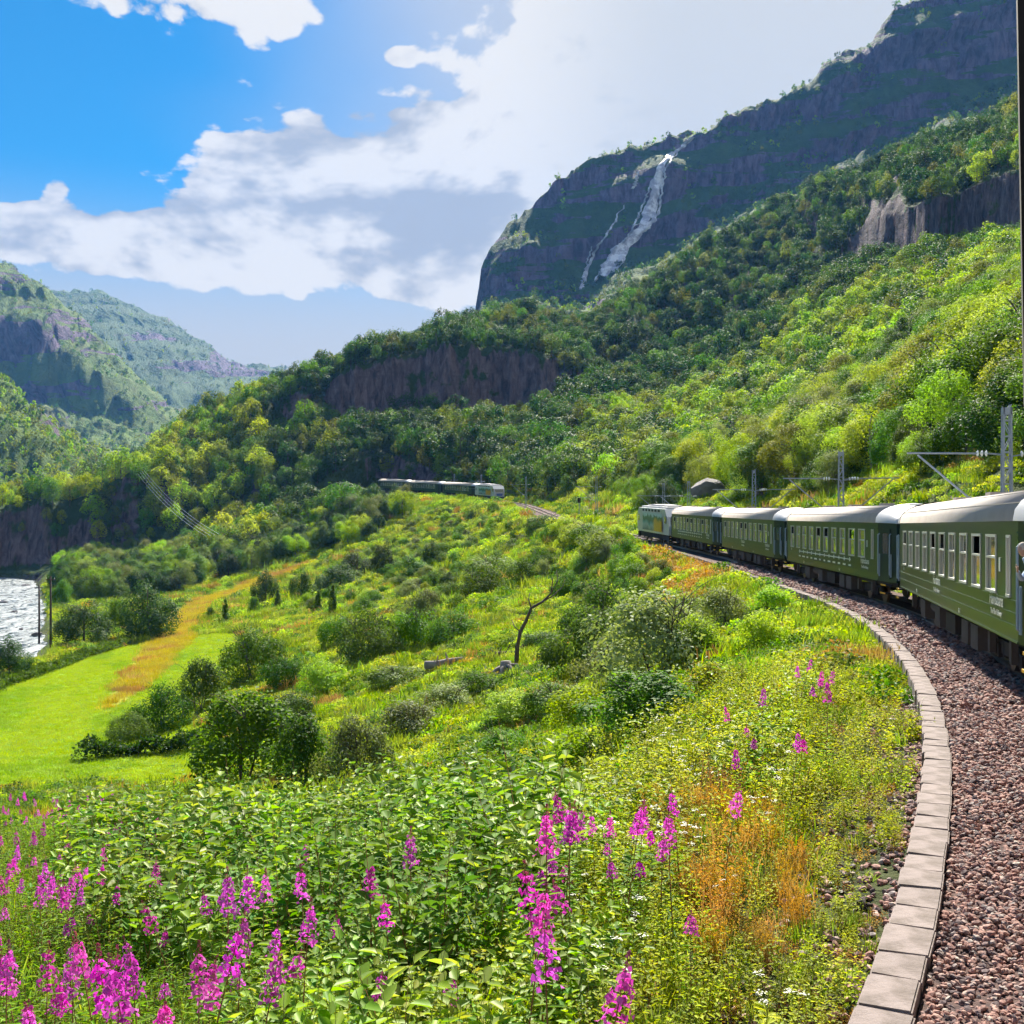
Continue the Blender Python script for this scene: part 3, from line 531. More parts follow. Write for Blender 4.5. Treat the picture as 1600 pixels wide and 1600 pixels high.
# ------------------------------------------------------------------ coaches (local: x forward, y left, z over rail)
M['green'] = principled("coach_green_paint", (.006, .056, .024), .3, spec=.22, coat=.08, fn=worn((.016, .04, .026), 1.1, .6, .012, bscale=1.3))
M['shade_green'] = principled("coach_end_shade_paint", (.004, .020, .018), .3, spec=.4, coat=.15)  # coach green deepened: the shade of the tapered ends is in the colour
M['roof'] = principled("coach_roof_paint", (.50, .44, .41), .7, fn=worn((.38, .32, .29), 1.2, .5, .05))
M['hood'] = principled("roof_end_white", (.50, .50, .54), .45); M['alu'] = principled("window_aluminium", (.60, .60, .57), .4, metal=.2)
M['white'] = principled("white_lettering", (.75, .78, .72), .5); M['black'] = principled("underframe_black", (.012, .012, .013), .8, fn=worn((.03, .024, .02), 2, .7, .2))
M['yellow'] = principled("step_yellow", (.65, .38, .02), .55); M['ltgrey'] = principled("equipment_grey", (.075, .07, .07), .8, fn=worn((.04, .035, .03), 2, .7))
M['handrail'] = principled("handrail_blue_grey", (.28, .38, .50), .4); M['shade_in'] = principled("interior_shade_black", (.01, .008, .007), .9)
def pane_mat():
    def fn(t, b):
        r = t.new('ShaderNodeObjectInfo').outputs['Random']; z = t.new('ShaderNodeSeparateXYZ'); t.put(z.inputs[0], t.new('ShaderNodeTexCoord').outputs['Object'])
        t.put(b.inputs['Base Color'], t.mix(r, (.10, .13, .05), (.16, .12, .08)))
    return principled("window_glass", (.1, .12, .06), .05, spec=1.0, coat=1.0, fn=fn)
M['pane'] = pane_mat()
HL, VL = 10.45, 1.75                       # half length of the straight side, length of the tapering vestibule
WZ0, WZ1 = 1.86, 3.04
WINS = []                                  # (x centre, width, opened) along the side; -x is the end nearest the camera
for k in range(10): WINS.append((-7.75 + k * 1.83, 1.12 if k in (0, 1) else 1.02, k in (1, 4, 5, 9)))
NARROW = (-9.6, .34, False)
def coach_side(sd):
    xs = [-HL]; holes = []
    for c, w, _ in sorted(WINS + [NARROW]): holes.append((c - w / 2, c + w / 2)); xs += [c - w / 2, c + w / 2]
    xs.append(HL); zs = [1.0, WZ0, WZ1, 3.35]; mb = MB(); yy = lambda z: sd * (1.5 - .05 * max(0, 1.4 - z) - .03 * max(0, z - 2.9))
    for i in range(len(xs) - 1):
        for j in range(3):
            if j == 1 and (xs[i], xs[i + 1]) in holes: continue
            q = [(xs[i], yy(zs[j]), zs[j]), (xs[i + 1], yy(zs[j]), zs[j]), (xs[i + 1], yy(zs[j + 1]), zs[j + 1]), (xs[i], yy(zs[j + 1]), zs[j + 1])]
            mb.add(q, [(0, 1, 2, 3)])
    return mb
def make_coach_meshes():
    D = {}
    b = MB()
    for sd in (-1, 1):
        s = coach_side(sd); b.add(s.v, s.f)
        b.add([(-HL, sd * 1.42, 1.0), (HL, sd * 1.42, 1.0), (HL, sd * 1.42, 3.34), (-HL, sd * 1.42, 3.34)], [(0, 1, 2, 3)]) if False else None
    b.add([(-HL, -1.48, 1.0), (HL, -1.48, 1.0), (HL, 1.48, 1.0), (-HL, 1.48, 1.0)], [(0, 1, 2, 3)])
    m = bpy.data.meshes.new("body"); m.from_pydata(b.v, [], b.f); m.materials.append(M['green']); D['body'] = m
    bd = MB()
    for z in (1.32, 1.56, 1.80): bd.box(-HL, HL, 1.50, 1.515, z - .012, z + .012); bd.box(-HL, HL, -1.515, -1.50, z - .012, z + .012)
    bd.box(-HL, HL, 1.492, 1.508, 1.0, 1.04); bd.box(-HL, HL, 1.497, 1.512, 3.10, 3.125); D['bead'] = bd.mesh("side_moulding", M['green'])
    for e in (-1, 1):                       # tapering ends
        v = MB(); x0, x1 = e * HL, e * (HL + VL); w0, w1 = 1.49, 1.22
        P = [(x0, -w0, 1.0), (x0, w0, 1.0), (x1, w1, 1.0), (x1, -w1, 1.0), (x0, -w0, 3.35), (x0, w0, 3.35), (x1, w1, 3.3), (x1, -w1, 3.3), (x1, 0, 3.75), (x0, 0, 3.8)]
        v.add(P, [(0, 1, 2, 3), (1, 5, 6, 2), (0, 3, 7, 4), (2, 6, 8, 7, 3), (4, 7, 8, 9), (5, 9, 8, 6)]); D['end%d' % e] = v.mesh("end_vestibule", M['shade_green'])
    r = MB(); n = 14; xs = [-HL - .02] + [HL + .02]; pr = [(1.53 * math.cos(a), 3.33 + .74 * math.sin(a) ** .85 if math.sin(a) > 0 else 3.33) for a in [math.pi * k / n for k in range(n + 1)]]
    for x in xs: r.v += [(x, y, z) for y, z in pr]
    r.f += [(k, k + 1, n + 2 + k, n + 1 + k) for k in range(n)] + [tuple(range(n + 1)), tuple(range(n + 1, 2 * n + 2))]
    D['roof'] = r.mesh("roof", M['roof'], True)
    seam = MB()
    for k in range(2, n - 1, 2):
        y, z = pr[k]; seam.box(-HL, HL, y - .012, y + .012, z - .01, z + .012)
    D['seam'] = seam.mesh("roof_seam", M['roof'])
    for e in (-1, 1):
        h = MB(); st = [(0, 1.54, .76, 3.34), (.5, 1.53, .74, 3.33), (1.2, 1.42, .62, 3.32), (VL, 1.27, .42, 3.31), (VL + .25, 1.2, .3, 3.30)]
        for dx, w, hh, zb in st: h.v += [(e * (HL - .25 + dx * 1.08), w * math.cos(a), zb + (hh + .012) * max(0, math.sin(a)) ** .85) for a in [math.pi * k / n for k in range(n + 1)]]
        for q in range(len(st) - 1): h.f += [(q * (n + 1) + k, q * (n + 1) + k + 1, (q + 1) * (n + 1) + k + 1, (q + 1) * (n + 1) + k) for k in range(n)]
        h.f.append(tuple(range((len(st) - 1) * (n + 1), len(st) * (n + 1)))); D['hood%d' % e] = h.mesh("roof_hood", M['hood'], True)
    for w in sorted(set(q[1] for q in WINS + [NARROW])):
        f = MB(); t = .035; f.box(-w / 2 - .02, w / 2 + .02, -.03, .022, WZ1 - t, WZ1 + .02); f.box(-w / 2 - .02, w / 2 + .02, -.03, .03, WZ0 - .02, WZ0 + t)
        f.box(-w / 2 - .02, -w / 2 + t, -.03, .02, WZ0 + t, WZ1 - t); f.box(w / 2 - t, w / 2 + .02, -.03, .02, WZ0 + t, WZ1 - t)
        if w > .5: f.box(-w / 2 + t, w / 2 - t, -.03, .018, WZ0 + .70, WZ0 + .745)
        D['frame%g' % w] = f.mesh("window", M['alu'])
        D['paneC%g' % w] = MB().box(-w / 2, w / 2, -.05, -.035, WZ0, WZ1).mesh("pane", M['pane'])
        D['paneO%g' % w] = MB().box(-w / 2, w / 2, -.05, -.035, WZ0, WZ0 + .72).mesh("pane", M['pane'])
        D['hole%g' % w] = MB().box(-w / 2, w / 2, -.35, -.30, WZ0 + .6, WZ1).mesh("interior_shade_sheet", M['shade_in'])  # black sheet standing in for the unlit space behind an opened window
    u = MB(); u.box(-HL - 1.5, HL + 1.5, -1.1, 1.1, .78, 1.0); D['frame_under'] = u.mesh("underframe", M['black'])
    bg = MB(); bg.box(-1.6, 1.6, -1.08, -.9, .42, .72); bg.box(-1.6, 1.6, .9, 1.08, .42, .72); bg.box(-.2, .2, -1, 1, .45, .75)
    for sx in (-1.25, 1.25):
        for sy in (-1.02, 1.02): bg.box(sx - .16, sx + .16, sy - .12, sy + .12, .32, .62); bg.tube([(sx - .45, sy, .35), (sx - .45, sy, .7)], .08, 8); bg.tube([(sx + .45, sy, .35), (sx + .45, sy, .7)], .08, 8)
    D['bogie'] = bg.mesh("bogie", M['black'])
    wh = MB(); wh.tube([(0, -.06, 0), (0, .06, 0)], .46, 20); wh.tube([(0, .06, 0), (0, .11, 0)], .12, 10); D['wheel'] = wh.mesh("wheel", M['rail'])
    D['box1'] = MB().box(-.5, .5, -.22, .22, -.42, .16).mesh("equipment_box", M['ltgrey']); D['box2'] = MB().box(-.85, .85, -.3, .3, -.35, .16).mesh("battery_box", M['black'])
    D['tank'] = MB().tube([(-.8, 0, 0), (.8, 0, 0)], .2, 12).mesh("air_tank", M['ltgrey'])
    st = MB(); st.box(-.36, .36, -.12, .14, -.02, .02); st.box(-.36, .36, -.10, .16, -.34, -.30); D['stepb'] = st.mesh("footstep", M['black'])
    st = MB(); st.box(-.36, .36, .141, .17, -.03, .03); st.box(-.36, .36, .161, .19, -.35, -.29); D['stepy'] = st.mesh("step_edge", M['yellow'])
    d = MB(); d.box(-.40, .40, -.01, .03, 1.12, 3.08); D['door'] = d.mesh("door", M['shade_green']); D['dpane'] = MB().box(-.24, .24, .031, .038, 2.12, 2.92).mesh("door_pane", M['pane'])
    hr = MB(); hr.tube([(0, .04, 1.25), (0, .1, 1.3), (0, .1, 2.85), (0, .04, 2.9)], .028, 8); hr.box(-.05, .05, .03, .06, 1.2, 2.1); D['rail'] = hr.mesh("handrail", M['handrail'])
    D['gang'] = MB().box(-.28, .28, -.62, .62, 1.1, 3.25).mesh("gangway", M['black']); D['buffer'] = MB().tube([(0, 0, 0), (.42, 0, 0)], .09, 10).tube([(.42, 0, 0), (.47, 0, 0)], .23, 14).mesh("buffer", M['black'])
    D['plate'] = MB().box(-.06, .06, 0, .012, -.14, .14).mesh("number_plate", M['white'])
    D['vent'] = MB().box(-.35, .35, -.25, .25, 0, .12).mesh("roof_vent", M['roof'])
    D['logo'] = text_mesh("Flåmsbana", .36); D['small'] = text_mesh("The Flåm Railway", .17); D['num'] = text_mesh("26 1", .17)
    for k in ('logo', 'small', 'num'): D[k].materials.append(M['white'])
    rd = MB(); rd.box(-6.2, 6.2, 0, .006, -.022, .022)                           # painted line diagram of the stops
    r = random.Random(3)
    for k in range(12):
        x = -6 + k * 1.09; rd.box(x - .07, x + .07, 0, .007, -.09, .09); w = r.uniform(.18, .36); rd.box(x - w, x + w, 0, .006, -.30, -.22)
    D['diagram'] = rd.mesh("line_diagram", M['white'])
    return D
CM = make_coach_meshes()
def make_coach(label, s_near, lettering=0, sides=(1,), full=True, group='green coaches'):
    """coach whose nearer side end stands at arc length s_near; -x end is the nearer."""
    a, b = Vector(track(s_near + 1.5)), Vector(track(s_near + 2 * HL - 1.5)); c = (a + b) / 2; d = b - a; hd = math.atan2(d.y, d.x); pit = math.asin(d.z / d.length)
    e = thing("railway_coach", label, 'coach', c, (0, -pit, hd), group)
    P = lambda n, m, loc=(0, 0, 0), rot=(0, 0, 0), par=None: link(n, CM[m] if isinstance(m, str) else m, par or e, loc=loc, rot=rot)
    P("body", 'body'); P("side_moulding", 'bead'); P("end_vestibule", 'end-1'); P("end_vestibule", 'end1'); rf = P("roof", 'roof'); P("roof_seam", 'seam', par=rf); P("roof_hood", 'hood-1', par=rf); P("roof_hood", 'hood1', par=rf)
    for sd in sides:
        for c_, w, op in WINS + [NARROW]:
            if not full and op is False and w < .5: continue
            rz = 0 if sd > 0 else math.pi
            f = P("window", 'frame%g' % w, (c_, sd * 1.5, 0), (0, 0, rz)); P("pane", ('paneO%g' if op else 'paneC%g') % w, par=f)
            if op: P("interior_shade_sheet", 'hole%g' % w, par=f)
    P("underframe", 'frame_under')
    for sx in (-1, 1):
        bg = P("bogie", 'bogie', (sx * 7.6, 0, 0))
        for wx in (-1.25, 1.25):
            for sy in (-.75, .75): P("wheel", 'wheel', (wx, sy, .46), par=bg)
        P("gangway", 'gang', (sx * (HL + VL + .2), 0, 0))
        for sy in (-.88, .88): P("buffer", 'buffer', (sx * (HL + VL - .15), sy, 1.02), (0, 0, 0 if sx > 0 else math.pi))
        if full:
            ang = math.atan2(.27, VL)
            for sd in sides:
                dr = P("door", 'door', (sx * (HL + VL * .46), sd * 1.375, 0), (0, 0, (0 if sd > 0 else math.pi) - sx * sd * ang)); P("door_pane", 'dpane', par=dr)
                P("handrail", 'rail', (.55, 0, 0), par=dr); P("handrail", 'rail', (-.55, 0, 0), par=dr)
                stp = P("footstep", 'stepb', (sx * (HL + VL * .46), sd * 1.33, .88), (0, 0, 0 if sd > 0 else math.pi)); P("step_edge", 'stepy', par=stp)
    if full:
        for x, k, y in [(-4.6, 'box1', 1.12), (-3.2, 'box1', 1.12), (-.9, 'box2', 1.05), (1.7, 'box1', 1.12), (3.6, 'tank', 1.0), (5.0, 'box1', 1.12)]: P(CM[k].name.split('.')[0], k, (x, y, .72))
        for x in (-8.6, -6.2, 6.0, 8.4): P("equipment_box", 'box1', (x, 1.22, .74)).scale = (.25, .3, .8)
        for x in (-6, 0, 6): P("roof_vent", 'vent', (x, 0, 4.04), par=rf)
        tx = (R(90), 0, math.pi)
        P("lettering", 'logo', (-8.35, 1.512, 1.60), tx); P("lettering", 'small', (-8.35, 1.516, 1.40), tx); P("number_plate", 'plate', (-8.72, 1.503, 2.45))
        P("lettering", 'num', (8.9, 1.512, 1.68), tx)
        if lettering: P("line_diagram", 'diagram', (.4, 1.516, 1.68))
        else: P("lettering", 'logo', (.6, 1.512, 1.58), tx); P("lettering", 'small', (.6, 1.516, 1.36), tx)
        for x in (-3.5, 5.2): P("lettering", 'num', (x, 1.512, 1.08), tx)
    return e
S1, PER = 23.2, 25.25
make_coach('nearest dark green coach, its glossy side reflecting the ballast, beside the kerb', S1, 0)
make_coach('second green coach from the camera, with a white line diagram under its windows', S1 + PER, 1)
make_coach('third green coach from the camera, with white lettering in mid side', S1 + 2 * PER, 0)
make_coach('foremost green coach, coupled behind the silver locomotive', S1 + 3 * PER, 1)
make_coach('dark coach at the right edge, mostly out of frame, that the photo is taken from', S1 - PER, 0, full=False, group=None)

# ------------------------------------------------------------------ locomotives
M['silver'] = principled("locomotive_silver", (.60, .63, .67), .35, metal=.2, spec=.5, fn=worn((.40, .42, .45), 1.5, .5))
def art_mat():
    def fn(t, b):
        tc = t.new('ShaderNodeTexCoord').outputs['Object']; s = t.new('ShaderNodeSeparateXYZ'); t.put(s.inputs[0], tc); n = t.noise(tc, .8, 4); w = t.math('MULTIPLY', t.math('SUBTRACT', n, .5), 1.6)
        z = t.math('ADD', s.outputs[2], w); c = t.ramp(t.math('DIVIDE', t.math('SUBTRACT', z, 1.3), 1.9), [(0, (.06, .12, .16)), (.28, (.30, .42, .45)), (.42, (.05, .28, .32)), (.58, (.03, .12, .06)), (.78, (.06, .2, .12)), (.86, (.45, .6, .62))])
        g = t.math('MULTIPLY', t.smooth(t.math('ADD', s.outputs[0], w), -.5, -2.2), t.smooth(z, 2.75, 2.2)); t.put(b.inputs['Base Color'], t.mix(g, c, (.62, .33, .02)))
    return principled("landscape_livery", rough=.35, fn=fn)
M['art'] = art_mat(); M['blue'] = principled("blue_front_panel", (.10, .16, .42), .35)
def loco_meshes():
    D = {}; b = MB(); L = 8.0; prof = [(-L - .55, 1.0), (-L - .6, 1.9), (-L - .1, 2.95), (-L + .9, 3.75), (L - .9, 3.75), (L + .1, 2.95), (L + .6, 1.9), (L + .55, 1.0)]
    for y in (-1.5, 1.5): b.v += [(x, y * (1.0 if 1 < k < 6 else .9), z) for k, (x, z) in enumerate(prof)]
    b.f = [tuple(range(8)), tuple(range(8, 16))] + [(k, (k + 1) % 8, 8 + (k + 1) % 8, 8 + k) for k in range(8)]; D['body'] = b.mesh("body", M['silver'])
    r = MB(); r.box(-6.8, 6.8, -1.2, 1.2, 3.752, 3.95); r.box(-2.5, 2.5, -.9, .9, 3.95, 4.15)
    for x in (-5, -3.8, 3.6, 5): r.box(x - .35, x + .35, -.8, .8, 3.95, 4.08)
    D['roof'] = r.mesh("roof", M['hood']); v = MB()
    for k in range(6): v.box(-4.6 + k * 1.7, -3.6 + k * 1.7, 1.49, 1.52, 3.38, 3.62)
    D['vents'] = v.mesh("side_vent", M['ltgrey'])
    D['art'] = MB().box(-5.6, 4.8, 1.497, 1.506, 1.25, 3.2).mesh("landscape_panel", M['art']); D['side_window'] = MB().box(-.35, .35, -.01, .012, 2.2, 2.95).mesh("cab_window", M['pane'])
    w = MB(); w.add([(-L - .555, -1.15, 2.03), (-L - .555, 1.15, 2.03), (-L - .15, 1.2, 2.88), (-L - .15, -1.2, 2.88)], [(0, 1, 2, 3)]); D['screen'] = w.mesh("windscreen", M['pane'])
    D['front'] = MB().box(-L - .63, -L - .57, -.9, .9, 1.15, 1.8).mesh("front_panel", M['blue']); D['lamp'] = MB().tube([(-L - .66, 0, 0), (-L - .55, 0, 0)], .12, 12).mesh("headlight", M['white'])
    s = MB(); s.box(-7.4, 7.4, -1.2, 1.2, .45, 1.0); s.box(-8.5, -7.4, -1.3, 1.3, .35, .95); s.box(7.4, 8.5, -1.3, 1.3, .35, .95); D['skirt'] = s.mesh("underframe", M['black'])
    pg = MB(); pg.tube([(-.9, 0, 0), (.4, 0, .45), (-.6, 0, .95)], .035, 6); pg.box(-.7, -.5, -.8, .8, .93, .99); D['pant'] = pg.mesh("pantograph", M['ltgrey'])
    return D
LM = loco_meshes()
def make_loco(label, s_mid, flip=False):
    a, b = Vector(track(s_mid - 6)), Vector(track(s_mid + 6)); d = b - a; e = thing("locomotive", label, 'locomotive', (a + b) / 2, (0, -math.asin(d.z / d.length), math.atan2(d.y, d.x)), 'locomotives')
    P = lambda n, m, loc=(0, 0, 0), rot=(0, 0, 0), par=None: link(n, m, par or e, loc=loc, rot=rot)
    P("body", LM['body']); rf = P("roof", LM['roof']); P("pantograph", LM['pant'], (4.5, 0, 4.1), par=rf); P("side_vent", LM['vents']); P("landscape_panel", LM['art']); P("underframe", LM['skirt'])
    for x in (-7.2, 7.2): P("cab_window", LM['side_window'], (x, 1.49, 0))
    for rz in (0, math.pi):
        P("windscreen", LM['screen'], rot=(0, 0, rz)); P("front_panel", LM['front'], rot=(0, 0, rz))
        for y in (-.9, .9): P("headlight", LM['lamp'], (0, y, 1.35) if rz == 0 else (0, y, 1.35), (0, 0, rz))
    for sx in (-4.6, 4.6):
        bg = P("bogie", CM['bogie'], (sx, 0, 0))
        for wx in (-1.25, 1.25):
            for sy in (-.75, .75): P("wheel", CM['wheel'], (wx, sy, .46), par=bg)
    return e
make_loco('silver locomotive with a painted landscape on its side, leading the near train', S1 + 3 * PER + 2 * HL + VL + 9.2)
S2 = float(np.interp(300, TY, TS))
make_loco('white and blue locomotive at the tail of the far train on the hillside', S2 + 8)
far_lab = ['coach of the far train next to its tail locomotive', 'second coach of the far train from its tail locomotive', 'leftmost visible coach of the far train, entering the trees']
for k in range(3): make_coach(far_lab[k], S2 + 19 + k * PER, full=False, group='coaches of the far train')

# black window pillar of the camera's own coach, and a passenger leaning out
def window_post():
    d = principled("black_rubber_trim", (.006, .006, .007), .8); mb = MB(); x0, x1 = .4385 * 1.15, .4475 * 1.15
    mb.add([(x0, 1.15, HC + .70), (x0 + .12, 1.16, HC + .70), (x0 + .12, 1.22, HC + .70), (x0 + .03, 1.22, HC + .70), (x1, 1.15, HC + .12), (x1 + .12, 1.16, HC + .12), (x1 + .12, 1.22, HC + .12), (x1 + .03, 1.22, HC + .12)],
           [(0, 1, 2, 3), (7, 6, 5, 4), (0, 4, 5, 1), (1, 5, 6, 2), (2, 6, 7, 3), (3, 7, 4, 0)])
    o = mb.build("window_pillar", d); tag(o, 'black edge of the open train window along the right side of the photo', 'window frame')
window_post()
def passenger():
    p = Vector(track(S1 - .9, 1.30)); h = heading(S1 - .75); e = thing("person", 'passenger in a pale blue top leaning out of a door window of the nearest coach', 'person', p, (0, 0, math.pi / 2 - h))
    me = bpy.data.meshes.new("body"); V = [(0, -.35, 1.55), (0, -.28, 2.0), (-.02, -.12, 2.42), (-.05, .02, 2.56), (-.1, .08, 2.66), (-.02, -.10, 2.45), (-.16, .02, 2.40), (-.30, .14, 2.26), (-.40, .20, 2.36), (-.46, .22, 2.42)]
    E = [(0, 1), (1, 2), (2, 3), (3, 4), (2, 6), (6, 7), (7, 8), (8, 9)]; V.pop(5); E = [(0, 1), (1, 2), (2, 3), (3, 4), (2, 5), (5, 6), (6, 7), (7, 8)]
    me.from_pydata(V, E, []); o = link("body", me, e); rad = [.17, .17, .15, .06, .05, .075, .055, .045, .035]
    o.modifiers.new("skin", 'SKIN'); o.modifiers.new("sub", 'SUBSURF').levels = 2; o.modifiers["sub"].render_levels = 2
    for v, r_ in zip(me.skin_vertices[0].data, rad): v.radius = (r_, r_)
    me.skin_vertices[0].data[0].use_root = True; me.materials.append(principled("pale_blue_cloth", (.45, .55, .75), .8))
    skin = principled("skin", (.55, .33, .26), .55); bm = bmesh.new(); bmesh.ops.create_uvsphere(bm, u_segments=20, v_segments=14, radius=1)
    for v in bm.verts:
        x, y, z = v.co; w = .88 if z < -.2 else 1; v.co = (x * .078 * w, y * .098 * w + .01 * (z < 0), z * .125)
        if y > .85 and abs(x) < .3 and -.3 < z < .15: v.co.y += .022
    m = bpy.data.meshes.new("head"); bm.to_mesh(m); bm.free(); m.materials.append(skin)
    for q in m.polygons: q.use_smooth = True
    hd = link("head", m, e, loc=(-.12, .10, 2.80), rot=(R(-8), 0, R(40)))
    bm = bmesh.new(); bmesh.ops.create_uvsphere(bm, u_segments=20, v_segments=12, radius=1)
    for v in list(bm.verts):
        if v.co.z < -.1 and v.co.y > -.2: bm.verts.remove(v)
    for v in bm.verts: v.co = (v.co.x * .086, v.co.y * .106 - .012, v.co.z * .132 + .006)
    m = bpy.data.meshes.new("hair"); bm.to_mesh(m); bm.free(); m.materials.append(principled("pale_hair", (.62, .55, .48), .8)); link("hair", m, hd)
    hb = MB(); hb.box(-.04, .04, -.015, .015, -.05, .04)
    for k, (fx, ln) in enumerate([(-.034, .06), (-.012, .075), (.010, .07), (.032, .055)]): hb.tube([(fx, 0, .03), (fx, .012, .03 + ln * .5), (fx, .03, .03 + ln * .8)], [.01, .009, .007], 6)
    hb.tube([(.038, 0, -.03), (.065, .015, 0), (.07, .025, .025)], [.012, .01, .008], 6); hb.build("hand", skin, e, True, loc=(-.48, .23, 2.46), rot=(0, R(-20), 0))
passenger()

# ------------------------------------------------------------------ overhead line masts
M['galv'] = principled("galvanised_steel", (.33, .38, .47), .5, metal=.35, fn=worn((.22, .25, .3), 4, .5)); M['porcelain'] = principled("porcelain", (.8, .82, .82), .25, spec=.6)
def lattice(h):
    mb = MB(); w0, w1, d = .23, .13, .12
    for sx in (-1, 1):
        for sy in (-1, 1): mb.bar((sx * w0, sy * d, -1.2), (sx * w1, sy * d, h), .06)
    k = 0; z = .1
    while z < h - .2:
        w = w0 + (w1 - w0) * z / h
        for sy in (-1, 1): mb.bar((-w, sy * d, z), (w, sy * d, z), .045); mb.bar((-w if k % 2 else w, sy * d, z), (w if k % 2 else -w, sy * d, z + .55), .03)
        for sx in (-1, 1): mb.bar((sx * w, -d, z), (sx * w, d, z + .5), .03)
        z += .55; k += 1
    mb.box(-w1 - .04, w1 + .04, -d - .03, d + .03, h - .25, h); return mb
MASTM = lattice(7.7).mesh("mast_post", M['galv'])
def insul(par, p, dirv, n=3):
    mb = MB(); p = Vector(p); d = Vector(dirv).normalized()
    for k in range(n): c = p + d * (k * .16); mb.tube([c - d * .035, c, c + d * .05], [.06, .125, .07], 10)
    mb.build("insulator", M['porcelain'], par)
def mast(label, x, y, zb, h=7.7, arms=(1,), ang=0.0, group='overhead line masts'):
    e = thing("overhead_line_mast", label, 'mast', (x, y, zb), (0, 0, ang), group); o = link("mast_post", MASTM, e); o.scale = (1, 1, h / 7.7)
    link("mast_foot", MB().box(-.5, .5, -.4, .4, -1.4, .1).mesh("mast_foot", M['concrete']), e)
    for a in arms:                          # a = -1 reaches left, +1 right
        q = e; z1, z0, reach = h - 1.75, h - 4.35, 3.7
        MB().tube([(a * .2, 0, z1 - .05), (a * .75, 0, z1)], .035).tube([(a * 1.1, 0, z1), (a * reach, 0, z1 + .03)], .04).build("cantilever_tube", M['galv'], q)
        MB().tube([(a * .2, 0, z0), (a * .5, 0, z0 + .18)], .035).tube([(a * .85, 0, z0 + .42), (a * (reach - .4), 0, z1 - .05)], .04).build("cantilever_strut", M['galv'], q)
        MB().tube([(a * 1.15, 0, z0 + .65), (a * reach * .98, 0, z0 + .62)], .03).build("steady_arm", M['galv'], q)
        insul(q, (a * .75, 0, z1), (a, 0, 0)); insul(q, (a * .5, 0, z0 + .18), (a * .55, 0, .37))
    MB().tube([(0, 0, h - 1.9), (.9, 0, h - 1.75)], .03).build("feeder_bracket", M['galv'], e); insul(e, (.55, 0, h - 1.78), (1, 0, .1))
    return e
for u, y, vt, arms, lab in [(1573, 44, 637, (-1,), 'tall lattice mast nearest the camera, above the roof of the nearest coach'), (1314, 75, 706, (-1, 1), 'lattice mast with arms both ways above the second coach'),
                            (1178, 104, 735, (-1, 1), 'lattice mast with arms both ways above the third coach'), (1076, 136, 752, (-1,), 'slim mast in front of the grey boulder'), (1037, 158, 755, (-1,), 'slim mast right behind the silver locomotive'),
                            (932, 205, 745, (-1,), 'distant mast on the mound right of the empty track'), (822, 262, 745, (-1,), 'distant mast just right of the far locomotive'), (752, 315, 742, (-1,), 'distant mast behind the coach next to the far locomotive'), (710, 345, 741, (-1,), 'distant mast above the middle of the far train')]:
    x = (u - 800) / F * y; zt = HC - (vt - VH) / F * y; zb = float(gz(x, y)); mast(lab, x, y, zb, zt - zb, arms, -.12)
def signal():
    x, y = (905 - 800) / F * 215, 215.0; z = float(gz(x, y)); e = thing("railway_signal", 'small dark signal on a thin post beside the empty track', 'signal', (x, y, z))
    MB().tube([(0, 0, -.5), (0, 0, 3.6)], .07, 8).build("post", M['galv'], e); hd = MB().box(-.28, .28, -.12, .12, 2.6, 3.5).build("signal_head", M['black'], e, bevel=.04)
    for z_ in (2.85, 3.25): MB().tube([(0, -.13, z_), (0, -.2, z_)], .1, 10).build("lens", M['ltgrey'], hd)
    x, y = (893 - 800) / F * 205, 205.0; z = float(gz(x, y)); e = thing("relay_cabinet", 'red box with a white end beside the empty track below the signal', 'cabinet', (x, y, z))
    MB().box(-.35, .75, -.4, .4, -.3, 1.15).build("case", principled("red_paint", (.35, .04, .03), .5), e); MB().box(-.78, -.355, -.38, .38, -.3, 1.1).build("end_panel", M['white'], e)
signal()

# ------------------------------------------------------------------ wooden poles and wires in the valley
M['timber'] = principled("weathered_timber", (.10, .065, .05), .9, fn=worn((.05, .04, .035), 3, .8, .4))
def pole(u, v, h, lab):
    x, y = ray_ground(u, v); z = float(gz(x, y)); e = thing("utility_pole", lab, 'pole', (x, y, z), group='wooden poles by the river')
    MB().tube([(0, 0, -.6), (.03, 0, h * .5), (0, 0, h)], [.19, .16, .12], 8).build("shaft", M['timber'], e, True); MB().box(-.7, .7, -.05, .05, h - .5, h - .36).build("crossarm", M['timber'], e)
    for q in (-.6, 0, .6): MB().tube([(q, 0, h - .36), (q, 0, h - .12)], [.05, .03], 6).build("insulator", M['porcelain'], e)
    return (x, y, z + h)
pa = pole(61, 1014, 10.5, 'left one of two bare wooden poles by the river'); pb = pole(79, 1012, 10.5, 'right one of two bare wooden poles, nearer the trees')
M['wire'] = principled("wire_metal", (.55, .56, .58), .4, metal=.3)
ridge = Vector(((212 - 800) / F * 437, 437, HC - (728 - VH) / F * 437)); low = Vector(((332 - 800) / F * 300, 300, HC - (838 - VH) / F * 300))
for k in range(4):
    o = Vector((k * .9 - 1.3, 0, k * .25)); o2 = Vector((k * 1.1 - 1.6, 0, k * .2)); pts = [(ridge + o).lerp(low + o2, t) - Vector((0, 0, 10 * t * (1 - t))) for t in np.linspace(0, 1, 16)]
    tag(MB().tube(pts, .036, 4).build("power_line", M['wire']), ('lowest and leftmost', 'second lowest', 'third lowest', 'highest and rightmost')[k] + ' of four power lines slanting across the dark wooded slope', 'wire', 'power lines down the slope')
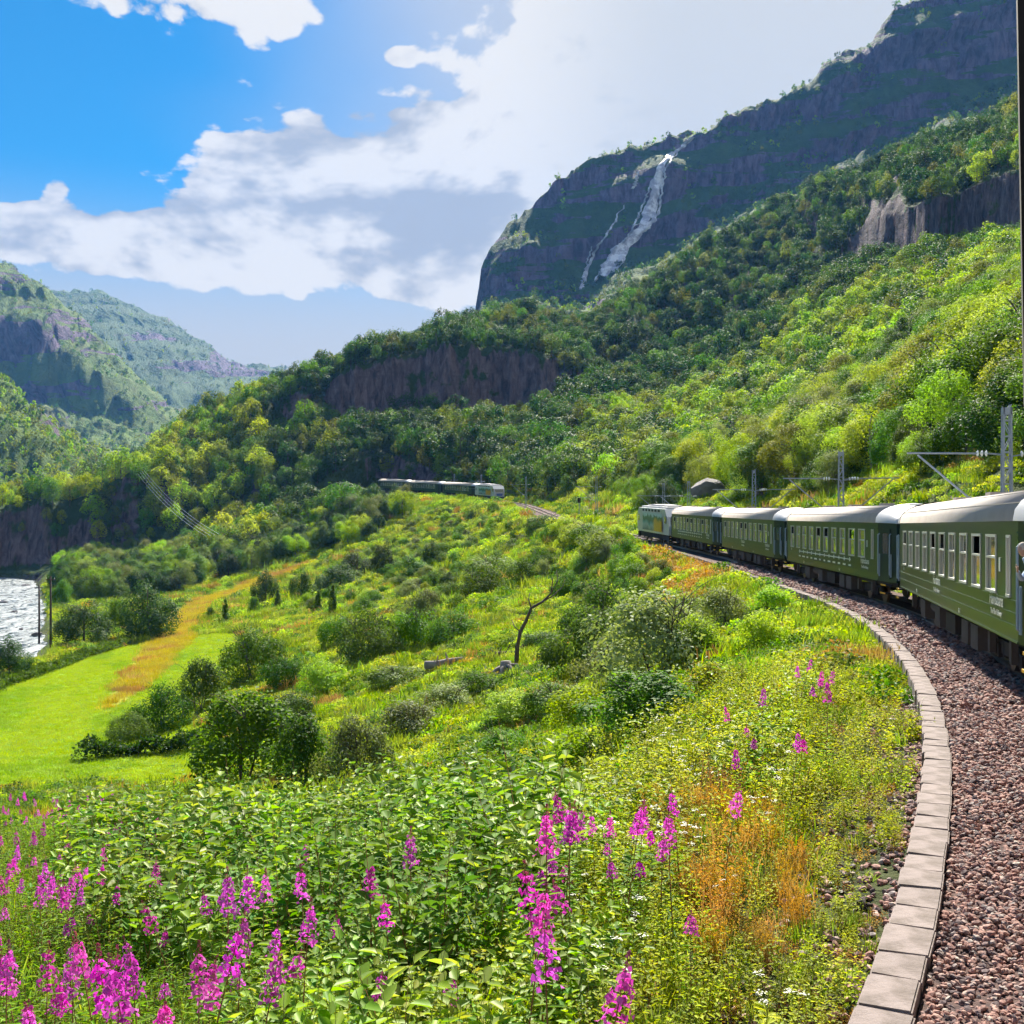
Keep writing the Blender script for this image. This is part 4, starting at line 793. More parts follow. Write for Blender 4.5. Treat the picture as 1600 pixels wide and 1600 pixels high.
# ------------------------------------------------------------------ foliage
M['lf_bright'] = leafmat("leaf_bright", (.17, .34, .010), (.34, .46, .018)); M['lf_mid'] = leafmat("leaf_mid", (.055, .16, .012), (.14, .27, .018), trans=.4)
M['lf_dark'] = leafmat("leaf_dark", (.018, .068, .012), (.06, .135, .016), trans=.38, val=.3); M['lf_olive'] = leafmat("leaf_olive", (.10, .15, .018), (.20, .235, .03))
M['lf_shrub'] = leafmat('leaf_shrub', (.04, .12, .014), (.13, .23, .022), val=.3); M['lf_willow'] = leafmat("leaf_willow", (.13, .20, .07), (.27, .33, .13), trans=.35); M['lf_yellow'] = leafmat("leaf_yellow", (.22, .32, .01), (.36, .43, .02)); M['lf_orange'] = leafmat("leaf_orange", (.36, .24, .03), (.50, .36, .05), tcol=(1.2, .9, .5))
M['bark'] = principled("bark", (.12, .095, .08), .95, fn=worn((.05, .04, .035), 5, .8, .5)); M['birchbark'] = principled("pale_bark", (.35, .32, .30), .9, fn=worn((.08, .07, .06), 7, .8, .3))
def unit(a): return a / np.maximum(np.linalg.norm(a, axis=-1, keepdims=True), 1e-6)
def leaf_quads(c, n, size, r, aspect=.6, fold=.12):
    n = unit(n); t = unit(np.cross(n, r.normal(size=n.shape))); b = np.cross(n, t); L = size[:, None]
    v = np.stack([c - t * L * .5, c + b * L * aspect * .5 + n * L * fold, c + t * L * .5, c - b * L * aspect * .5 + n * L * fold], 1)
    return v.reshape(-1, 3), np.arange(len(c) * 4).reshape(-1, 4)
def crown_data(seed, h, w, leaf, n, zb=.04, lobes=22, form='round', lobe_r=.36):
    r = np.random.default_rng(seed); zc = h * (1 + zb) / 2; rz = h * (1 - zb) / 2; rw = w / 2
    d = unit(r.normal(size=(lobes, 3))); d[:, 2] = d[:, 2] * .95 + .06; q = r.uniform(.50, .80, lobes)[:, None]; lc = d * q
    if form == 'birch': lc[:, :2] *= (1 - .5 * np.clip(lc[:, 2:3], 0, 1))
    if form == 'cone': lc[:, 2] = r.uniform(-.95, .85, lobes); lc[:, :2] = unit(lc[:, :2]) * ((1 - lc[:, 2:3]) * .36 * r.uniform(.5, 1, (lobes, 1)))
    if form == 'bush': lc[:, 2] = abs(lc[:, 2]) * 1.2 - .30 ; zc = h * .34; rz = h * .66; lc[:, :2] *= 1.1 * (1 - .5 * np.clip(lc[:, 2:3], 0, 1)) * r.uniform(.75, 1.15, (lobes, 1))
    lr = lobe_r * r.uniform(.7, 1.3, lobes) * (1 if form != 'cone' else .62)
    k = r.integers(0, lobes, n); dd = unit(r.normal(size=(n, 3)) + lc[k] * .9 + np.array([0, 0, .25])); rad = lr[k] * (r.uniform(.25, 1, n) ** .45) * np.where(r.random(n) < .10, 1.4, 1)
    p = lc[k] + dd * rad[:, None]; P = p * np.array([rw, rw, rz]); P[:, 2] = np.maximum(P[:, 2] + zc, .02 * h)
    nr = unit(dd * 1.0 + r.normal(size=(n, 3)) * .5 + np.array([0, 0, .35])); tint = np.clip(.65 * r.random(lobes)[k] + .35 * r.random(n), 0, 1)
    return P, nr, leaf * r.uniform(.6, 1.3, n), tint, r, lc * np.array([rw, rw, rz]) + np.array([0, 0, zc])
def crown_mesh(seed, h, w, leaf, n, mat, **kw):
    P, nr, sz, tint, r, _ = crown_data(seed, h, w, leaf, n, **kw); v, f = leaf_quads(P, nr, sz, r); return mesh_np("crown", v, f, mat, tint)
def trunk_mb(seed, h, w, thick, stems=1, limbs=7):
    r = random.Random(seed); mb = MB()
    for s in range(stems):
        a = r.uniform(0, 6.28); sp = 0 if stems == 1 else w * .22; top = Vector((math.cos(a) * sp + r.uniform(-.05, .05) * w, math.sin(a) * sp, h * .8)); pts = [Vector((math.cos(a) * .03 * w * (stems > 1), 0, -.25)) .lerp(top, k / 5) + Vector((r.uniform(-1, 1), r.uniform(-1, 1), 0)) * .015 * h * (k > 0) for k in range(6)]
        mb.tube(pts, [thick * (1 - .8 * k / 5) for k in range(6)], 6)
        for q in range(limbs):
            k = r.uniform(.3, .9); b = pts[0].lerp(pts[-1], k); aa = r.uniform(0, 6.28); L = w * r.uniform(.25, .42); e = b + Vector((math.cos(aa) * L, math.sin(aa) * L, L * r.uniform(.4, .9))); mb.tube([b, b.lerp(e, .5) + Vector((0, 0, .04 * h)), e], [thick * .4, thick * .25, thick * .08], 4, False)
    return mb
class Kind:                                # one tree or shrub form: separate trunk and crown meshes, and both joined
    def __init__(s, seed, h, w, leaf, n, mat, tone, habit, bark='bark', stems=1, thick=None, **kw):
        s.h, s.w, s.tone, s.form = h, w, tone, habit; s.crown = crown_mesh(seed, h, w, leaf, n, M[mat], **kw); tb = trunk_mb(seed, h, w, thick or .02 * h, stems, 6 if n > 1000 else 2); s.trunk = tb.mesh("trunk", M[bark])
        P, nr, sz, tint, r, _ = crown_data(seed, h, w, leaf, n, **kw); v, f = leaf_quads(P, nr, sz, r)
        tv = np.array(tb.v); tf = np.array([q for q in tb.f if len(q) == 4])
        s.whole = mesh_np("tree", np.concatenate([v, tv]), np.concatenate([f, tf + len(v)]), mats=[M[mat], M[bark]], tint=np.concatenate([tint, np.zeros(len(tf))]), mi=np.concatenate([np.zeros(len(f)), np.ones(len(tf))]))
MID = [Kind(1, 8, 6.2, 0.182, 9100, 'lf_bright', 'bright green', 'rounded'), Kind(2, 8, 5.0, 0.167, 8750, 'lf_mid', 'mid green', 'upright', 'birchbark', form='birch'), Kind(3, 8, 7.4, 0.190, 9800, 'lf_bright', 'fresh green', 'spreading'),
       Kind(4, 8, 6.0, 0.182, 9100, 'lf_olive', 'olive brown', 'feathery', form='birch', lobes=30, lobe_r=.3), Kind(5, 8, 6.6, 0.205, 11550, 'lf_mid', 'leaf green', 'rounded', form='bush', lobes=34, lobe_r=.32), Kind(6, 8, 6.2, 0.205, 12250, 'lf_dark', 'dark green', 'dense', form='bush', lobes=34, lobe_r=.32),
       Kind(7, 8, 5.6, 0.167, 8400, 'lf_yellow', 'yellow green', 'airy', 'birchbark', form='birch'), Kind(8, 8, 7.0, 0.213, 12250, 'lf_dark', 'deep green', 'broad', form='bush', lobes=36, lobe_r=.32), Kind(9, 8, 6.4, 0.152, 9100, 'lf_willow', 'silvery green', 'billowing')]
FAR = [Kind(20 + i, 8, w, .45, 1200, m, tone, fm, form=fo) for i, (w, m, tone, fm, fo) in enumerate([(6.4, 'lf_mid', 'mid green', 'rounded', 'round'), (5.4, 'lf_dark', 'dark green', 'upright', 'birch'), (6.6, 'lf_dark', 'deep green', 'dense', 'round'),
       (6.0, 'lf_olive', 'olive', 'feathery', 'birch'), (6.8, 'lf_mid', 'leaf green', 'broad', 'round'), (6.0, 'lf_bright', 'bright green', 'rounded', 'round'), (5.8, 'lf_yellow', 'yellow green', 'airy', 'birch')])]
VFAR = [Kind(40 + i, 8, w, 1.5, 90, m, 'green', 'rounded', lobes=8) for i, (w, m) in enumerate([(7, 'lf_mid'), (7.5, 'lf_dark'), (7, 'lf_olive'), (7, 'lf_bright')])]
BUSH = [Kind(60, 2.6, 3.0, .10, 6800, 'lf_willow', 'grey green', 'billowing', stems=5, thick=.03, form='bush', zb=0, lobes=40, lobe_r=.28), Kind(61, 2.4, 2.8, .105, 6400, 'lf_mid', 'mid green', 'rounded', stems=4, thick=.03, form='bush', zb=0, lobes=32), Kind(62, 2.2, 3.0, .11, 6200, 'lf_shrub', 'dark green', 'dense', stems=5, thick=.03, form='bush', zb=0, lobes=32),
        Kind(63, 2.2, 2.6, .10, 6200, 'lf_bright', 'bright green', 'leafy', stems=4, thick=.025, form='bush', zb=0, lobes=34, lobe_r=.3), Kind(64, 2.6, 2.4, .10, 6000, 'lf_shrub', 'dark olive', 'upright', stems=4, thick=.03, form='bush', zb=0, lobes=32, lobe_r=.3), Kind(65, 2.0, 3.0, .10, 6200, 'lf_yellow', 'yellow green', 'low', stems=4, thick=.02, form='bush', zb=0, lobes=36, lobe_r=.28),
        Kind(66, 3.0, 1.5, .11, 4200, 'lf_shrub', 'dark green', 'narrow pointed', stems=1, thick=.05, zb=0, lobes=40, form='cone')]
_cnt = 0
def plant_tree(kind, x, y, h, w, label, cat, group, name):
    global _cnt
    _cnt += 1; r = random.Random(_cnt * 13 + 5); z = float(gz(x, y)); e = thing(name, label, cat, (x, y, z - .02 * h), (0, 0, r.uniform(0, 6.28)), group, (w / kind.w, w / kind.w, h / kind.h)); link("trunk", kind.trunk, e); link("crown", kind.crown, e); return e
def jitter_grid(x0, x1, y0, y1, cell, r):
    gx, gy = np.meshgrid(np.arange(x0, x1, cell), np.arange(y0, y1, cell)); x = gx + r.uniform(-.48, .48, gx.shape) * cell; y = gy + r.uniform(-.48, .48, gx.shape) * cell
    x = x.ravel(); y = y.ravel(); u = 800 + F * x / y; k = (u > -260) & (u < 1800); return x[k], y[k]
def in_poly(u, v, P):
    ins = np.zeros(np.shape(u), bool)
    for i in range(len(P)):
        (x0, y0), (x1, y1) = P[i], P[(i + 1) % len(P)]; ins ^= ((y0 > v) != (y1 > v)) & (u < (x1 - x0) * (v - y0) / (y1 - y0 + 1e-9) + x0)
    return ins
CAND = []                                  # (x, y, h, w, kindset, kindindex, zone)
def add_zone(zone, x, y, h, w, ks, ki):
    for a in zip(x, y, h, w, ki): CAND.append((*a[:4], ks, int(a[4]), zone))
def forests():
    r = np.random.default_rng(21)
    # wooded hill and left terrace
    x, y = jitter_grid(-290, 360, 335, 660, 4.6, r); z = gz(x, y); u, v = px(x, y, z); sl = slope_at(x, y); l, _, si = near_track(x, y); l = np.where(si > 412, 99., l)
    ok = (abs(l) > 6.5) & ~((l > 0) & (l < 20)) & (sl < np.where((u > 330) & (y < 445), 2.6, 1.5)) & ~((u > 520) & (u < 875) & (y > 446) & (y < 474) & (r.random(len(x)) < .85)) & ~((u < 300) & (z < HC - 9)) & (r.random(len(x)) < .93); ok &= ~((y < 400) & (u > 950))
    left = u < 420; bright = fbm(x / 40, y / 40, 3, 81); ki = np.where(left, r.choice([0, 4, 5, 6, 6, 3], len(x)), r.choice([0, 1, 2, 2, 1, 2, 4, 3], len(x))); h = np.clip(r.lognormal(1.98, .28, len(x)), 3.5, 13) * np.where(y > 520, .85, 1); w = h * r.uniform(.7, .95, len(x))  # dark leaf kinds favoured right of the terrace put cloud shade into the colour
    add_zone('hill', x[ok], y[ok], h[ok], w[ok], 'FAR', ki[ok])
    # lit slope right of the line
    for y0, y1, cell in [(45, 120, 4.4), (120, 230, 4.9), (230, 410, 5.3)]:
        x, y = jitter_grid(5, 330, y0, y1, cell, r); z = gz(x, y); u, v = px(x, y, z); l, _, _ = near_track(x, y); l = np.where(l > 90, -99, l)
        edge = np.interp(u, [850, 950, 1100, 1300, 1450, 1600], [10, 11, 13, 13.5, 13, 13]) + 3 * fbm(x / 15, y / 15, 2, 5)
        ok = (l < 0) & (-l > edge) & ~((abs(u - 1103) < 48) & (y < 182)) & (u > 880) & (slope_at(x, y) < 1.4) & (r.random(len(x)) < .95); n = len(x); h = r.uniform(5.6, 10.2, n) * np.clip(.45 + (-l - edge) / 12, .45, 1); w = h * r.uniform(.8, 1.05, n)
        if y0 < 230: add_zone('slope', x[ok], y[ok], h[ok], w[ok], 'MID', r.choice([0, 2, 2, 4, 4, 3, 1, 6, 5, 8, 7, 1], n)[ok])
        else: add_zone('upper', x[ok], y[ok], h[ok], w[ok], 'FAR', r.choice([0, 4, 5, 5, 0, 3, 1], n)[ok])
    # woods left of the line, down towards the river
    x, y = jitter_grid(-190, 10, 140, 440, 4.6, r); z = gz(x, y); u, v = px(x, y, z); l, _, _ = near_track(x, y); n = len(x); h = r.uniform(5, 8.5, n); w = h * r.uniform(.8, 1.0, n)
    A = in_poly(u, v, [(330, 905), (400, 895), (480, 868), (560, 850), (640, 805), (660, 785), (600, 770), (480, 790), (350, 840), (250, 850), (100, 880), (85, 925), (150, 945), (270, 930)])
    ok = A & ((l > 16) | (y < 230)) & (l > 8) & (r.random(n) < .9); add_zone('lower', x[ok], y[ok], h[ok], w[ok], 'MID', r.choice([5, 7, 4, 8, 1, 5, 4, 0], n)[ok])
    # behind the far train
    x, y = jitter_grid(-70, 60, 250, 345, 4.8, r); l, _, _ = near_track(x, y); u, v = px(x, y, gz(x, y)); n = len(x); ok = (l < -8) & (u < 900) & (r.random(n) < .9) & (v < 775); h = r.uniform(5, 9, n); add_zone('upper', x[ok], y[ok], h[ok], h[ok] * .85, 'FAR', r.choice([0, 1, 4, 2], n)[ok])
forests()
def place_forests():
    K = {'MID': MID, 'FAR': FAR}; zs = gz(np.array([c[0] for c in CAND]), np.array([c[1] for c in CAND])); score = []
    for c, z in zip(CAND, zs):
        u, v = px(c[0], c[1], z + c[2] * .6); hp = c[2] / c[1] * F; ok = 5 < u < 1580 and v > 5; score.append(hp * (.75 if c[6] == 'hill' else 1) if ok else 0)
    order = np.argsort(-np.array(score))[:230]; pick = set(order.tolist())
    where = {'hill': 'on the wooded hill', 'slope': 'on the sunny slope', 'upper': 'on the upper slope', 'lower': 'in the river wood'}
    groups = {}
    for i in pick:
        x, y, h, w, ks, ki, zn = CAND[i]; k = K[ks][ki]; band = {'slope': int(np.digitize(y, [85, 105, 125, 150])), 'upper': int(y > 300), 'lower': int(np.digitize(y, [200, 250, 300])), 'hill': int(np.digitize(y, [380, 430]))}[zn]
        groups.setdefault((zn, band, k.tone, k.form), []).append((x / y, i))
    rows = ['front', 'second', 'third', 'fourth', 'rear']
    for (zn, band, tone, form), lst in groups.items():
        for n, (_, i) in enumerate(sorted(lst)):
            x, y, h, w, ks, ki, _z = CAND[i]; lab = f"{tone} {form} tree {where[zn]}, {rows[band]} row" + (f", {ordinal(n + 1)} such from left" if len(lst) > 1 else "")
            plant_tree(K[ks][ki], x, y, h, w, lab, 'tree', 'trees ' + where[zn], 'broadleaf_tree')
    r = np.random.default_rng(5); names = {'hill': ('hill_forest', 'dark green forest covering the hill and terrace behind the far train'), 'slope': ('slope_forest', 'bright mixed wood on the slope right of the train'), 'upper': ('upper_forest', 'forest on the upper slope between the train and the hill'), 'lower': ('valley_wood', 'dark wood between the meadow and the river')}
    for zn, (nm, lab) in names.items():
        q = [i for i, c in enumerate(CAND) if c[6] == zn and i not in pick]; ks = CAND[q[0]][4]; n = len(q)
        A = np.array([[CAND[i][0], CAND[i][1], zs[i] - .2, CAND[i][3] / K[ks][CAND[i][5]].w, CAND[i][2] / 8] for i in q])
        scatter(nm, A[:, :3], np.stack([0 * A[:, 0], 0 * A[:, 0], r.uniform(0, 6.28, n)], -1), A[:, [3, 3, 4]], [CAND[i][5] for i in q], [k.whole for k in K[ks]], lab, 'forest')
    # far mountainsides
    P = []
    for x0, x1, y0, y1, cell, smax, dens in [(-620, -180, 650, 1150, 7.5, 1.3, .8), (-1000, -330, 1450, 2250, 12, 1.15, .45), (-1500, -700, 2700, 3900, 26, .9, .3), (-60, 900, 880, 1330, 11, 1.2, .75), (-260, 60, 650, 1150, 9, 1.2, .8)]:
        x, y = jitter_grid(x0, x1, y0, y1, cell, r); u = 800 + F * x / y; sl = slope_at(x, y); nn = fbm(x / (y * .05), y / (y * .05), 3, 91); ok = (sl < smax + .25 * nn) & (r.random(len(x)) < dens); x, y = x[ok], y[ok]; zz_ = gz(x, y); P.append(np.stack([x, y + ledge(x, y, zz_), zz_ - .3, r.uniform(.5, 1.15, len(x)) * (1 + .4 * (y > 2600))], -1))
    P = np.concatenate(P); n = len(P); scatter("mountain_woods", P[:, :3], np.stack([np.zeros(n), np.zeros(n), r.uniform(0, 6.28, n)], -1), P[:, 3], np.where((P[:, 0] < -150) & (P[:, 1] < 1300), r.choice([3, 3, 0, 2], n), r.choice([0, 1, 1, 2, 3, 0], n)), [k.whole for k in VFAR], 'scrubby woods on the far mountainsides', 'forest')  # bright leaf kinds on the nearer left mountainside carry its sunlight as colour
    print("forest candidates", len(CAND), "far", n)
place_forests()

# shrubs and small trees set one by one: photo base point, width and height in photo pixels, form, label
def shrub(u, v, w, h, k, label, name='shrub', cat='shrub', group=None, kinds=BUSH):
    x, y = ray_ground(u, v); plant_tree(kinds[k], x, y, h / F * y, w / F * y, label, cat, group, name)
HAND = [
 (132, 1008, 96, 82, 5, 'MID', 'dark round tree by the river, just right of the two poles'), (234, 998, 104, 100, 7, 'MID', 'large deep green tree at the top edge of the green field'), (14, 1062, 66, 80, 5, 'MID', 'dark tree cut by the left edge beside the field'),
 (180, 985, 60, 62, 4, 'MID', 'green tree between the two dark round trees by the river'), (96, 948, 46, 52, 4, 'MID', 'small green tree overhanging the river bank'), (285, 905, 60, 66, 4, 'MID', 'rounded tree above the yellow strip near the wires'),
 (250, 1140, 92, 78, 2, 'BUSH', 'dark shrub at the lower end of the yellow strip'), (312, 1112, 86, 100, 4, 'BUSH', 'upright dark shrub between the yellow strip and the meadow'), (398, 1062, 104, 98, 1, 'BUSH', 'tall green shrub at the corner of the field'), (200, 1155, 74, 46, 2, 'BUSH', 'low dark shrub standing alone at the field edge'), (440, 1075, 70, 60, 1, 'BUSH', 'rounded shrub right of the tall shrub at the field corner'),
 (372, 1232, 200, 182, 4, 'BUSH', 'big dark olive bush in front of the green field'), (470, 1240, 130, 150, 4, 'BUSH', 'dark bush merging into the right of the big olive bush'), (560, 1235, 130, 140, 0, 'BUSH', 'grey green bush between the big olive bush and the meadow'),
 (1030, 1075, 240, 185, 0, 'BUSH', 'large silvery willow bush in the middle of the slope'), (1005, 1165, 230, 140, 4, 'BUSH', 'dark leafy bush below the silvery willow'), (905, 1150, 140, 90, 3, 'BUSH', 'bright shrub at the left foot of the silvery willow'), (1190, 1022, 104, 78, 3, 'BUSH', 'bright rounded bush between the willow and the kerb'), (1205, 960, 90, 52, 3, 'BUSH', 'leafy bush just left of the kerb bend'), (1130, 985, 110, 80, 0, 'BUSH', 'pale willow bush behind the bright rounded bush'),
 (915, 1050, 130, 110, 2, 'BUSH', 'dark bush right of the dead tree'), (935, 1005, 110, 110, 2, 'BUSH', 'dark green bush behind the one right of the dead tree'), (755, 935, 80, 56, 2, 'BUSH', 'dark dense bush alone in the middle of the meadow'), (820, 915, 60, 46, 2, 'BUSH', 'small dark bush right of the dense one in mid meadow'), (770, 905, 96, 46, 1, 'BUSH', 'soft green bush behind the dark dense one in mid meadow'),
 (575, 1035, 110, 92, 2, 'BUSH', 'dark wide shrub left of the fallen log'), (645, 1015, 90, 80, 1, 'BUSH', 'green shrub just above the fallen log'), (710, 1000, 86, 50, 2, 'BUSH', 'low dark shrub above the dead tree roots'), (530, 1010, 70, 60, 1, 'BUSH', 'green shrub at the left end of the meadow hollow'), (655, 985, 60, 70, 0, 'BUSH', 'grey green shrub with thin top above the log'),
 (352, 976, 20, 40, 6, 'BUSH', 'narrow pointed shrub alone on the pale meadow'), (328, 968, 16, 24, 4, 'BUSH', 'tiny dark shrub left of the narrow pointed one'), (398, 962, 26, 36, 4, 'BUSH', 'small dark shrub at the yellow strip bend'), (434, 955, 24, 34, 6, 'BUSH', 'small pointed shrub right of the yellow strip bend'), (415, 942, 44, 60, 5, 'MID', 'small dark tree at the end of the yellow strip'), (470, 935, 44, 52, 7, 'MID', 'small deep green tree right of the yellow strip end'), (497, 958, 24, 36, 6, 'BUSH', 'slim dark shrub below the yellow strip end'), (520, 962, 26, 48, 6, 'BUSH', 'tall slim shrub left of the meadow shrubs'),
 (600, 900, 44, 62, 5, 'MID', 'dark upright tree at the left rim of the meadow'), (676, 890, 40, 54, 5, 'MID', 'dark oval tree on the meadow rim'), (640, 905, 60, 46, 4, 'MID', 'low green tree between the two dark ones on the meadow rim'), (560, 905, 70, 52, 7, 'MID', 'spreading deep green tree below the far train'), (530, 925, 80, 50, 7, 'MID', 'broad deep green tree near the yellow strip'),
 (845, 1010, 60, 30, 1, 'BUSH', 'low green shrub behind the dead trunk'), (1000, 940, 44, 40, 2, 'BUSH', 'dark shrub below the orange grass'), (985, 905, 60, 46, 3, 'BUSH', 'bright shrub left of the orange grass'), (940, 880, 90, 56, 3, 'BUSH', 'bright leafy shrub beside the line below the locomotive'), (905, 850, 80, 40, 3, 'BUSH', 'bright low shrub left of the locomotive'), (1045, 1150, 44, 60, 3, 'BUSH', 'small bright shrub in front of the dark leafy bush'), (905, 1235, 150, 110, 3, 'BUSH', 'bright bush behind the magenta flower clump'), (790, 1190, 90, 64, 1, 'BUSH', 'dark bush above the sapling thicket'), (700, 1110, 110, 50, 0, 'BUSH', 'grey green bush near the bare earth patch'), (740, 1085, 90, 40, 2, 'BUSH', 'dark low bush just below the dead roots'),
 (885, 838, 70, 38, 3, 'BUSH', 'bright bush hiding the empty track below the signal'), (925, 846, 66, 36, 1, 'BUSH', 'green bush between the empty track and the locomotive'), (962, 850, 60, 34, 3, 'BUSH', 'bright bush right before the locomotive front'), (848, 828, 60, 30, 1, 'BUSH', 'low bush left of the red box'), (1075, 985, 90, 66, 1, 'BUSH', 'green bush between the silvery willow and the orange grass'), (1085, 1040, 110, 90, 3, 'BUSH', 'bright bush touching the right side of the silvery willow'), (965, 1075, 130, 100, 0, 'BUSH', 'grey green bush on the left flank of the silvery willow'), (1105, 1095, 100, 70, 5, 'BUSH', 'yellow green bush below the bright rounded bush'), (870, 1120, 120, 70, 1, 'BUSH', 'green bush below the dead tree'), (800, 1130, 110, 60, 3, 'BUSH', 'bright low bush below the pale stump'), (960, 1010, 90, 76, 1, 'BUSH', 'green bush in front of the orange grass'), (1020, 1000, 90, 70, 5, 'BUSH', 'yellow green bush behind the silvery willow'), (620, 1075, 100, 46, 1, 'BUSH', 'low green bush below the fallen log'), (500, 1085, 90, 60, 3, 'BUSH', 'bright bush right of the field corner'), (450, 1130, 90, 60, 1, 'BUSH', 'green bush above the big olive bush'), (640, 1160, 130, 80, 0, 'BUSH', 'pale bush left of the bare earth patch'),
 (1245, 790, 70, 40, 5, 'BUSH', 'yellow green bush behind the roof of the second coach'), (1150, 792, 60, 30, 3, 'BUSH', 'bright bush behind the gap of the second and third coach'), (990, 765, 80, 40, 1, 'BUSH', 'green bush on the mound behind the locomotive')]
for u, v, w, h, k, ks, lab in HAND:
    shrub(u, v, w, h, k, lab, 'shrub' if ks == 'BUSH' else 'small_tree', 'shrub' if ks == 'BUSH' else 'tree', 'shrubs on the meadow slope' if ks == 'BUSH' else 'trees by the field and meadow', BUSH if ks == 'BUSH' else MID)
def meadow_shrubs():
    r = np.random.default_rng(31); x, y = jitter_grid(-60, 25, 50, 300, 3.5, r); z = gz(x, y); u, v = px(x, y, z); l, _, _ = near_track(x, y); n = len(x)
    A = in_poly(u, v, [(470, 960), (520, 890), (640, 820), (700, 790), (830, 800), (1000, 845), (1060, 930), (990, 990), (900, 960), (800, 870), (720, 960), (600, 960)]); B = in_poly(u, v, [(820, 815), (1000, 845), (1050, 930), (960, 980), (880, 930)])
    ok = (l > 6) & ((A & (r.random(n) < .5)) | (B & (r.random(n) < .9))); q = np.where(ok)[0]; G = {}
    for i in q:
        k = int(r.choice([3, 3, 1, 1, 5, 2, 0] if B[i] else [1, 2, 3, 1, 2, 0])); G.setdefault((k, int(np.digitize(y[i], [90, 130, 180]))), []).append((u[i], x[i], y[i]))
    bands = ['nearest the dead tree', 'in mid meadow', 'on the far meadow', 'below the far train']
    for (k, b), lst in G.items():
        for n_, (_, a, c) in enumerate(sorted(lst)):
            h = r.uniform(1.3, 3.0); plant_tree(BUSH[k], a, c, h, h * r.uniform(1.0, 1.45), f"{BUSH[k].tone} {BUSH[k].form} shrub {bands[b]}" + (f", {ordinal(n_ + 1)} such from left" if len(lst) > 1 else ''), 'shrub', 'shrubs scattered over the meadow', 'meadow_shrub')
    print("meadow shrubs", len(q))
meadow_shrubs()
def hedge(pts, h, label, k):
    P = [ray_ground(u, v) for u, v in pts]; e = thing("hedge", label, 'hedge', (P[0][0], P[0][1], float(gz(*P[0])))); r = np.random.default_rng(k); Q = []
    for (x0, y0), (x1, y1) in zip(P[:-1], P[1:]):
        L = math.hypot(x1 - x0, y1 - y0); n = int(L * 420); t = r.random(n); Q.append(np.stack([x0 + (x1 - x0) * t + r.normal(0, .45, n), y0 + (y1 - y0) * t + r.normal(0, .45, n)], -1))
    Q = np.concatenate(Q); n = len(Q); top = h * (.7 + .5 * fbm(Q[:, 0] / 2.5, Q[:, 1] / 2.5, 3, k)); z = gz(Q[:, 0], Q[:, 1]) + top * r.random(n) ** .6; p = np.column_stack([Q, z]) - np.array(e.location)
    v, f = leaf_quads(p, r.normal(size=(n, 3)) + np.array([0, 0, .6]), r.uniform(.15, .34, n), r); link("foliage", mesh_np("foliage", v, f, M['lf_mid'] if k != 2 else M['lf_dark'], r.random(n)), e)
    st = MB()
    for i in range(0, n, max(1, n // 40)): st.tube([(p[i, 0], p[i, 1], float(gz(Q[i, 0], Q[i, 1])) - e.location.z - .1), (p[i, 0], p[i, 1], p[i, 2])], .02, 4)
    o = st.build("stems", M['bark'], e); o['kind'] = 'stuff'
hedge([(-40, 1092), (0, 1074), (60, 1055), (130, 1028), (200, 1006), (260, 990)], 1.3, 'thin weedy hedge along the upper edge of the green field', 1)
hedge([(128, 1186), (180, 1182), (240, 1176), (300, 1168), (335, 1158)], 1.6, 'short dark hedge lying across the lower green field', 2)
# ------------------------------------------------------------------ meadow growth and foreground plants
def leaf6(base, d, nrm, L, W, fold=.25, droop=.15):
    """ovate leaves folded on the midrib: two quads each."""
    d = unit(d); s = unit(np.cross(d, nrm)); n = np.cross(s, d); L = L[:, None]; W = W[:, None]; tip = base + d * L - n * L * droop
    l1 = base + d * L * .28 + s * W * .5 + n * W * fold; l2 = base + d * L * .68 + s * W * .38 + n * W * fold * .8 - n * L * droop * .5; r1 = base + d * L * .28 - s * W * .5 + n * W * fold; r2 = base + d * L * .68 - s * W * .38 + n * W * fold * .8 - n * L * droop * .5
    v = np.stack([base, l1, l2, tip, r2, r1], 1).reshape(-1, 3); i = np.arange(len(base))[:, None] * 6; return v, np.concatenate([i + np.array([[0, 1, 2, 3]]), i + np.array([[0, 3, 4, 5]])], 1).reshape(-1, 4)
def stems_geo(r, n, h, spread, lean=.25, seg=4, rad=.004, sides=3):
    V = []; Fc = []; S = []
    for k in range(n):
        b = r.normal(0, spread, 3) * np.array([1, 1, 0]); a = r.uniform(0, 6.28); hh = h * r.uniform(.65, 1.1); tp = b + np.array([math.cos(a) * lean * hh, math.sin(a) * lean * hh, hh]); q = np.array([b + (tp - b) * t + np.array([math.cos(a), math.sin(a), 0]) * lean * hh * (t * t - t) * .6 for t in np.linspace(0, 1, seg + 1)]); S.append(q)
        o = len(V)
        for j, p in enumerate(q):
            for m in range(sides): an = 6.283 * m / sides; V.append(p + np.array([math.cos(an), math.sin(an), 0]) * rad * (1.2 - j / (seg + .5)))
        for j in range(seg):
            for m in range(sides): Fc.append((o + j * sides + m, o + j * sides + (m + 1) % sides, o + (j + 1) * sides + (m + 1) % sides, o + (j + 1) * sides + m))
    return np.array(V), np.array(Fc), S
M['stem'] = principled("green_stem", (.16, .20, .05), .7); M['redstem'] = principled("reddish_stem", (.28, .12, .06), .7); M['grass'] = leafmat("grass_blade", (.14, .28, .02), (.32, .40, .03), trans=.4); M['drygrass'] = leafmat("dry_grass", (.40, .26, .05), (.58, .40, .12), trans=.3, tcol=(1.1, .95, .7)); M['umbel'] = principled("white_petals", (.72, .72, .62), .7)
M['straw'] = leafmat("straw_blade", (.46, .40, .02), (.64, .56, .05), trans=.3, tcol=(1.1, 1.0, .5), val=.15)
